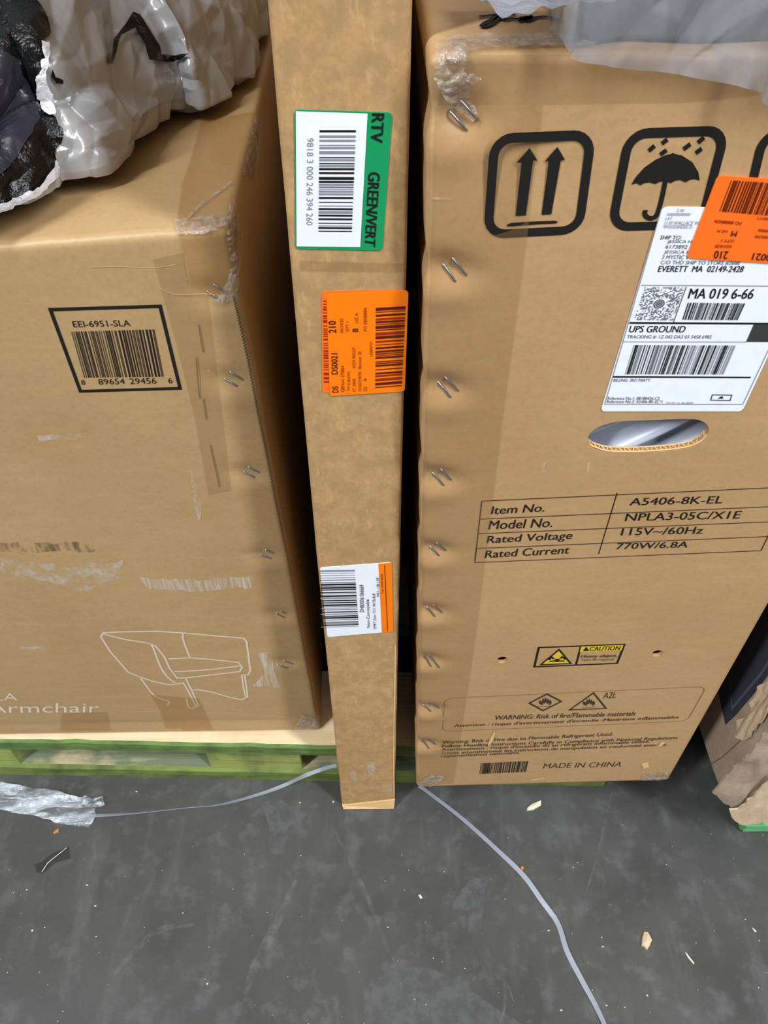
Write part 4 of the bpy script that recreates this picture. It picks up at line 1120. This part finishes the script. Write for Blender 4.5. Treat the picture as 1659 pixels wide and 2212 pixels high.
dome(ci, (.30, .66, 0), .115, RW + .004, 200, 60, seed=5, levels=((.06, .004, .9, 1.5), (.025, .0012, 1.2, 1.5)), tuck=.0, pw=.9).build('grey_contents', M['grey_goods'], wrap, True)
mb = MB()
vs, fs = fill2d([Vector(p) for p in ((1012, -60), (1028, -10), (1058, 14), (1085, 33), (1110, 27), (1140, 27), (1200, 16), (1262, 8), (1330, 0), (1380, -60))], 8)
P = []
for p in vs:
    q = on_z(p, RW + .016); P.append(q + Vector((0, 0, .004 * noise.noise(q * 40) + .003 * noise.noise(q * 110))))
mb.add(P, fs); 
m = NT('milky_film'); w = m.noise(40, 5, .6, dist=1.4)
m.set(Base_Color=lin((150, 153, 166)), Roughness=.22, Specular_IOR_Level=.7); m.bump(w, .6, .006); m.alpha(.72)
mb.build('film_flap', m.m, wrap, True)

for o in list(COL.objects):
    if o.parent is None and o.get('category') == 'box': o['group'] = 'cartons standing side by side'
    if o.parent is None and o.get('category') == 'pallet': o['group'] = 'wooden pallets under the cartons'
# ------------------------------------------------------------------ straps, film and litter on the floor
def ribbon(name, pts, w, mat, label, th=.0006, roll=None):
    pts = smooth_line(pts, 10); mb = MB(); N = len(pts); vs = []
    for i, p in enumerate(pts):
        d = (pts[min(i + 1, N - 1)] - pts[max(i - 1, 0)]).normalized()
        side = d.cross(Vector((0, 0, 1))).normalized(); u = side.cross(d)
        a = roll(i / (N - 1)) if roll else 0
        sd = side * math.cos(a) + u * math.sin(a); nn = sd.cross(d)
        vs += [p + sd * w / 2, p - sd * w / 2, p - sd * w / 2 + nn * th, p + sd * w / 2 + nn * th]
    fs = []
    for i in range(N - 1):
        for k in range(4): fs.append((i * 4 + k, i * 4 + (k + 1) % 4, i * 4 + 4 + (k + 1) % 4, i * 4 + 4 + k))
    fs += [(3, 2, 1, 0), (N * 4 - 4, N * 4 - 3, N * 4 - 2, N * 4 - 1)]
    mb.add(vs, fs); o = mb.build(name, M[mat]); tag(o, label, 'strap', 'loose plastic straps on the floor'); return o
fl = lambda p, h=.0012: on_z(p, h)
PF = .487
pp = lambda p, y: on_plane(p, (0, y, 0), (0, 1, 0))
ribbon('plastic_strap', [fl((150, 1763)), fl((215, 1762)), fl((300, 1756)), fl((400, 1745)), fl((480, 1737)), fl((560, 1716), .002), fl((620, 1694), .004), pp((660, 1675), .482), pp((700, 1660), .484), pp((727, 1653), .486)], .0052, 'strap',
       'thin translucent strap curving over the floor from the film scrap to the narrow carton', roll=lambda t: .9 * math.sin(t * 5))
ribbon('plastic_strap', [fl((905, 1698), .0025), fl((925, 1712), .002), fl((1000, 1770)), fl((1080, 1842)), fl((1132, 1893)), fl((1170, 1945)), fl((1205, 1995)), fl((1225, 2055)), fl((1258, 2120)), fl((1285, 2170)), fl((1310, 2225)), fl((1330, 2290))], .0062, 'strap',
       'long pale strap running across open floor towards the bottom edge from under the appliance carton', roll=lambda t: .5 * math.sin(t * 7 + 1))
# crumpled film scrap
vs, fs = fill2d(jag([Vector(p) for p in ((-60, 1690), (-10, 1685), (30, 1695), (110, 1706), (170, 1722), (200, 1724), (222, 1720), (228, 1742), (205, 1752), (208, 1760), (190, 1787), (130, 1777), (70, 1760), (0, 1748), (-60, 1745))], 12, 2, 2), 6)
P = []
for p in vs:
    q = on_z(p, .004); hgt = .009 * abs(noise.noise(Vector((q.x * 9, q.y * 30, 1)))) + .003 * abs(noise.noise(q * 60)) + (.010 if p[0] > 180 and p[1] < 1750 else 0) * abs(noise.noise(q * 90))
    q.z = .0008 + hgt * 1.4; P.append(q)
mb = MB(); mb.add(P, fs)
o = mb.build('film_scrap', M['film_floor'], None, False); tag(o, 'crumpled clear plastic film scrap on the floor in front of the green pallet', 'plastic scrap')

def chip(name, px, mat, label, cat, h=.003, lift=.0005, curl=0.0):
    mb = MB(); base = [on_z(p, lift) for p in px]; n = len(px)
    cen = sum(base, Vector()) / n; rnd = random.Random(int(px[0][0]))
    top = [q.lerp(cen, .08) + Vector((0, 0, h * rnd.uniform(.5, 1.2))) for q in base]
    ct = cen + Vector((0, 0, h * 1.3 + curl))
    mb.add(base + top + [ct], [tuple(range(n))[::-1]] + [(i, (i + 1) % n, n + (i + 1) % n, n + i) for i in range(n)] + [(n + i, n + (i + 1) % n, 2 * n) for i in range(n)])
    o = mb.build(name, M[mat]); tag(o, label, cat); return o
chip('wood_chip', [(1138, 1746), (1148, 1738), (1169, 1729), (1169, 1740), (1152, 1750), (1138, 1752)], 'chip_wood', 'pale rectangular wood chip on the floor just below the appliance carton', 'debris')
chip('paper_scrap', [(1391, 2012), (1398, 2014), (1408, 2032), (1402, 2046), (1397, 2053), (1390, 2045), (1385, 2044), (1387, 2025)], 'chip_card', 'tan torn paper scrap on open floor near the lower right', 'debris', .004)
chip('wood_splinter', [(1479, 2057), (1482, 2058), (1500, 2081), (1498, 2084), (1486, 2070)], 'chip_wood', 'thin pale splinter on the floor right of the tan paper scrap', 'debris', .002)
chip('orange_fleck', [(1124, 1874), (1130, 1870), (1132, 1876), (1127, 1882)], 'chip_orange', 'small orange fleck beside the long strap', 'debris', .002)
chip('tan_fleck', [(115, 1800), (122, 1792), (128, 1790), (127, 1796), (118, 1802)], 'chip_orange', 'small tan fleck on the floor below the film scrap', 'debris', .002)
chip('wood_sliver', [(1623, 2004), (1628, 2006), (1634, 2013), (1630, 2014)], 'crumb', 'short white sliver on the floor at the far right', 'debris', .002)
chip('paper_crumb', [(903, 1934), (908, 1932), (913, 1940), (908, 1942)], 'crumb', 'white paper crumb on the floor below the narrow carton', 'debris', .002)
# dark shiny film shred
mb = MB(); vs, fs = fill2d([Vector(p) for p in ((75, 1868), (90, 1862), (110, 1845), (148, 1828), (152, 1855), (125, 1862), (100, 1880), (90, 1888), (78, 1884))], 4); P = []
for p in vs:
    q = on_z(p, .001); q.z = .001 + .003 * abs(noise.noise(q * 30)); P.append(q)
mb.add(P, fs); stroke(mb, FLOOR, [(92, 1886), (105, 1866), (125, 1850), (146, 1833)], .0009, off=.0035, mi=1)
m = NT('smoky_film'); w = m.noise(70, 4)
m.set(Base_Color=lin((40, 40, 42)), Roughness=.2, Specular_IOR_Level=.7); m.bump(w, .6, .004); m.alpha(.45)
o = mb.build('film_shred', [m.m, M['silver']]); tag(o, 'small dark shiny film shred on the floor at the left', 'debris')
# crumbs of grit nobody would count
rnd = random.Random(17); mb = MB()
spots = [(58, 1922), (206, 1957), (1300, 2025), (1302, 2045), (1185, 2010), (838, 2003), (208, 2023), (1610, 1986), (1640, 2032), (1212, 2182), (1310, 2172), (1398, 2150), (920, 2170), (648, 1734), (720, 1732), (295, 1710), (188, 1912), (70, 2010), (395, 1972), (1004, 2092), (448, 2125)]
spots += [(rnd.uniform(0, 1659), rnd.uniform(1760, 2212)) for _ in range(90)]
for i, p in enumerate(spots):
    q = on_z(p, 0); r_ = rnd.uniform(.0009, .0018) if i < 21 else rnd.uniform(.0003, .0009)
    ang = rnd.uniform(0, 3); k = rnd.uniform(.5, 1)
    ring = [q + Vector((math.cos(ang + a * math.pi / 3) * r_, math.sin(ang + a * math.pi / 3) * r_ * k, .0004)) for a in range(6)]
    mb.add(ring + [q + Vector((0, 0, r_))], [(j, (j + 1) % 6, 6) for j in range(6)] + [(5, 4, 3, 2, 1, 0)])
o = mb.build('floor_grit', M['crumb']); tag(o, 'pale grit and crumbs scattered over the concrete floor', 'grit', kind='stuff')
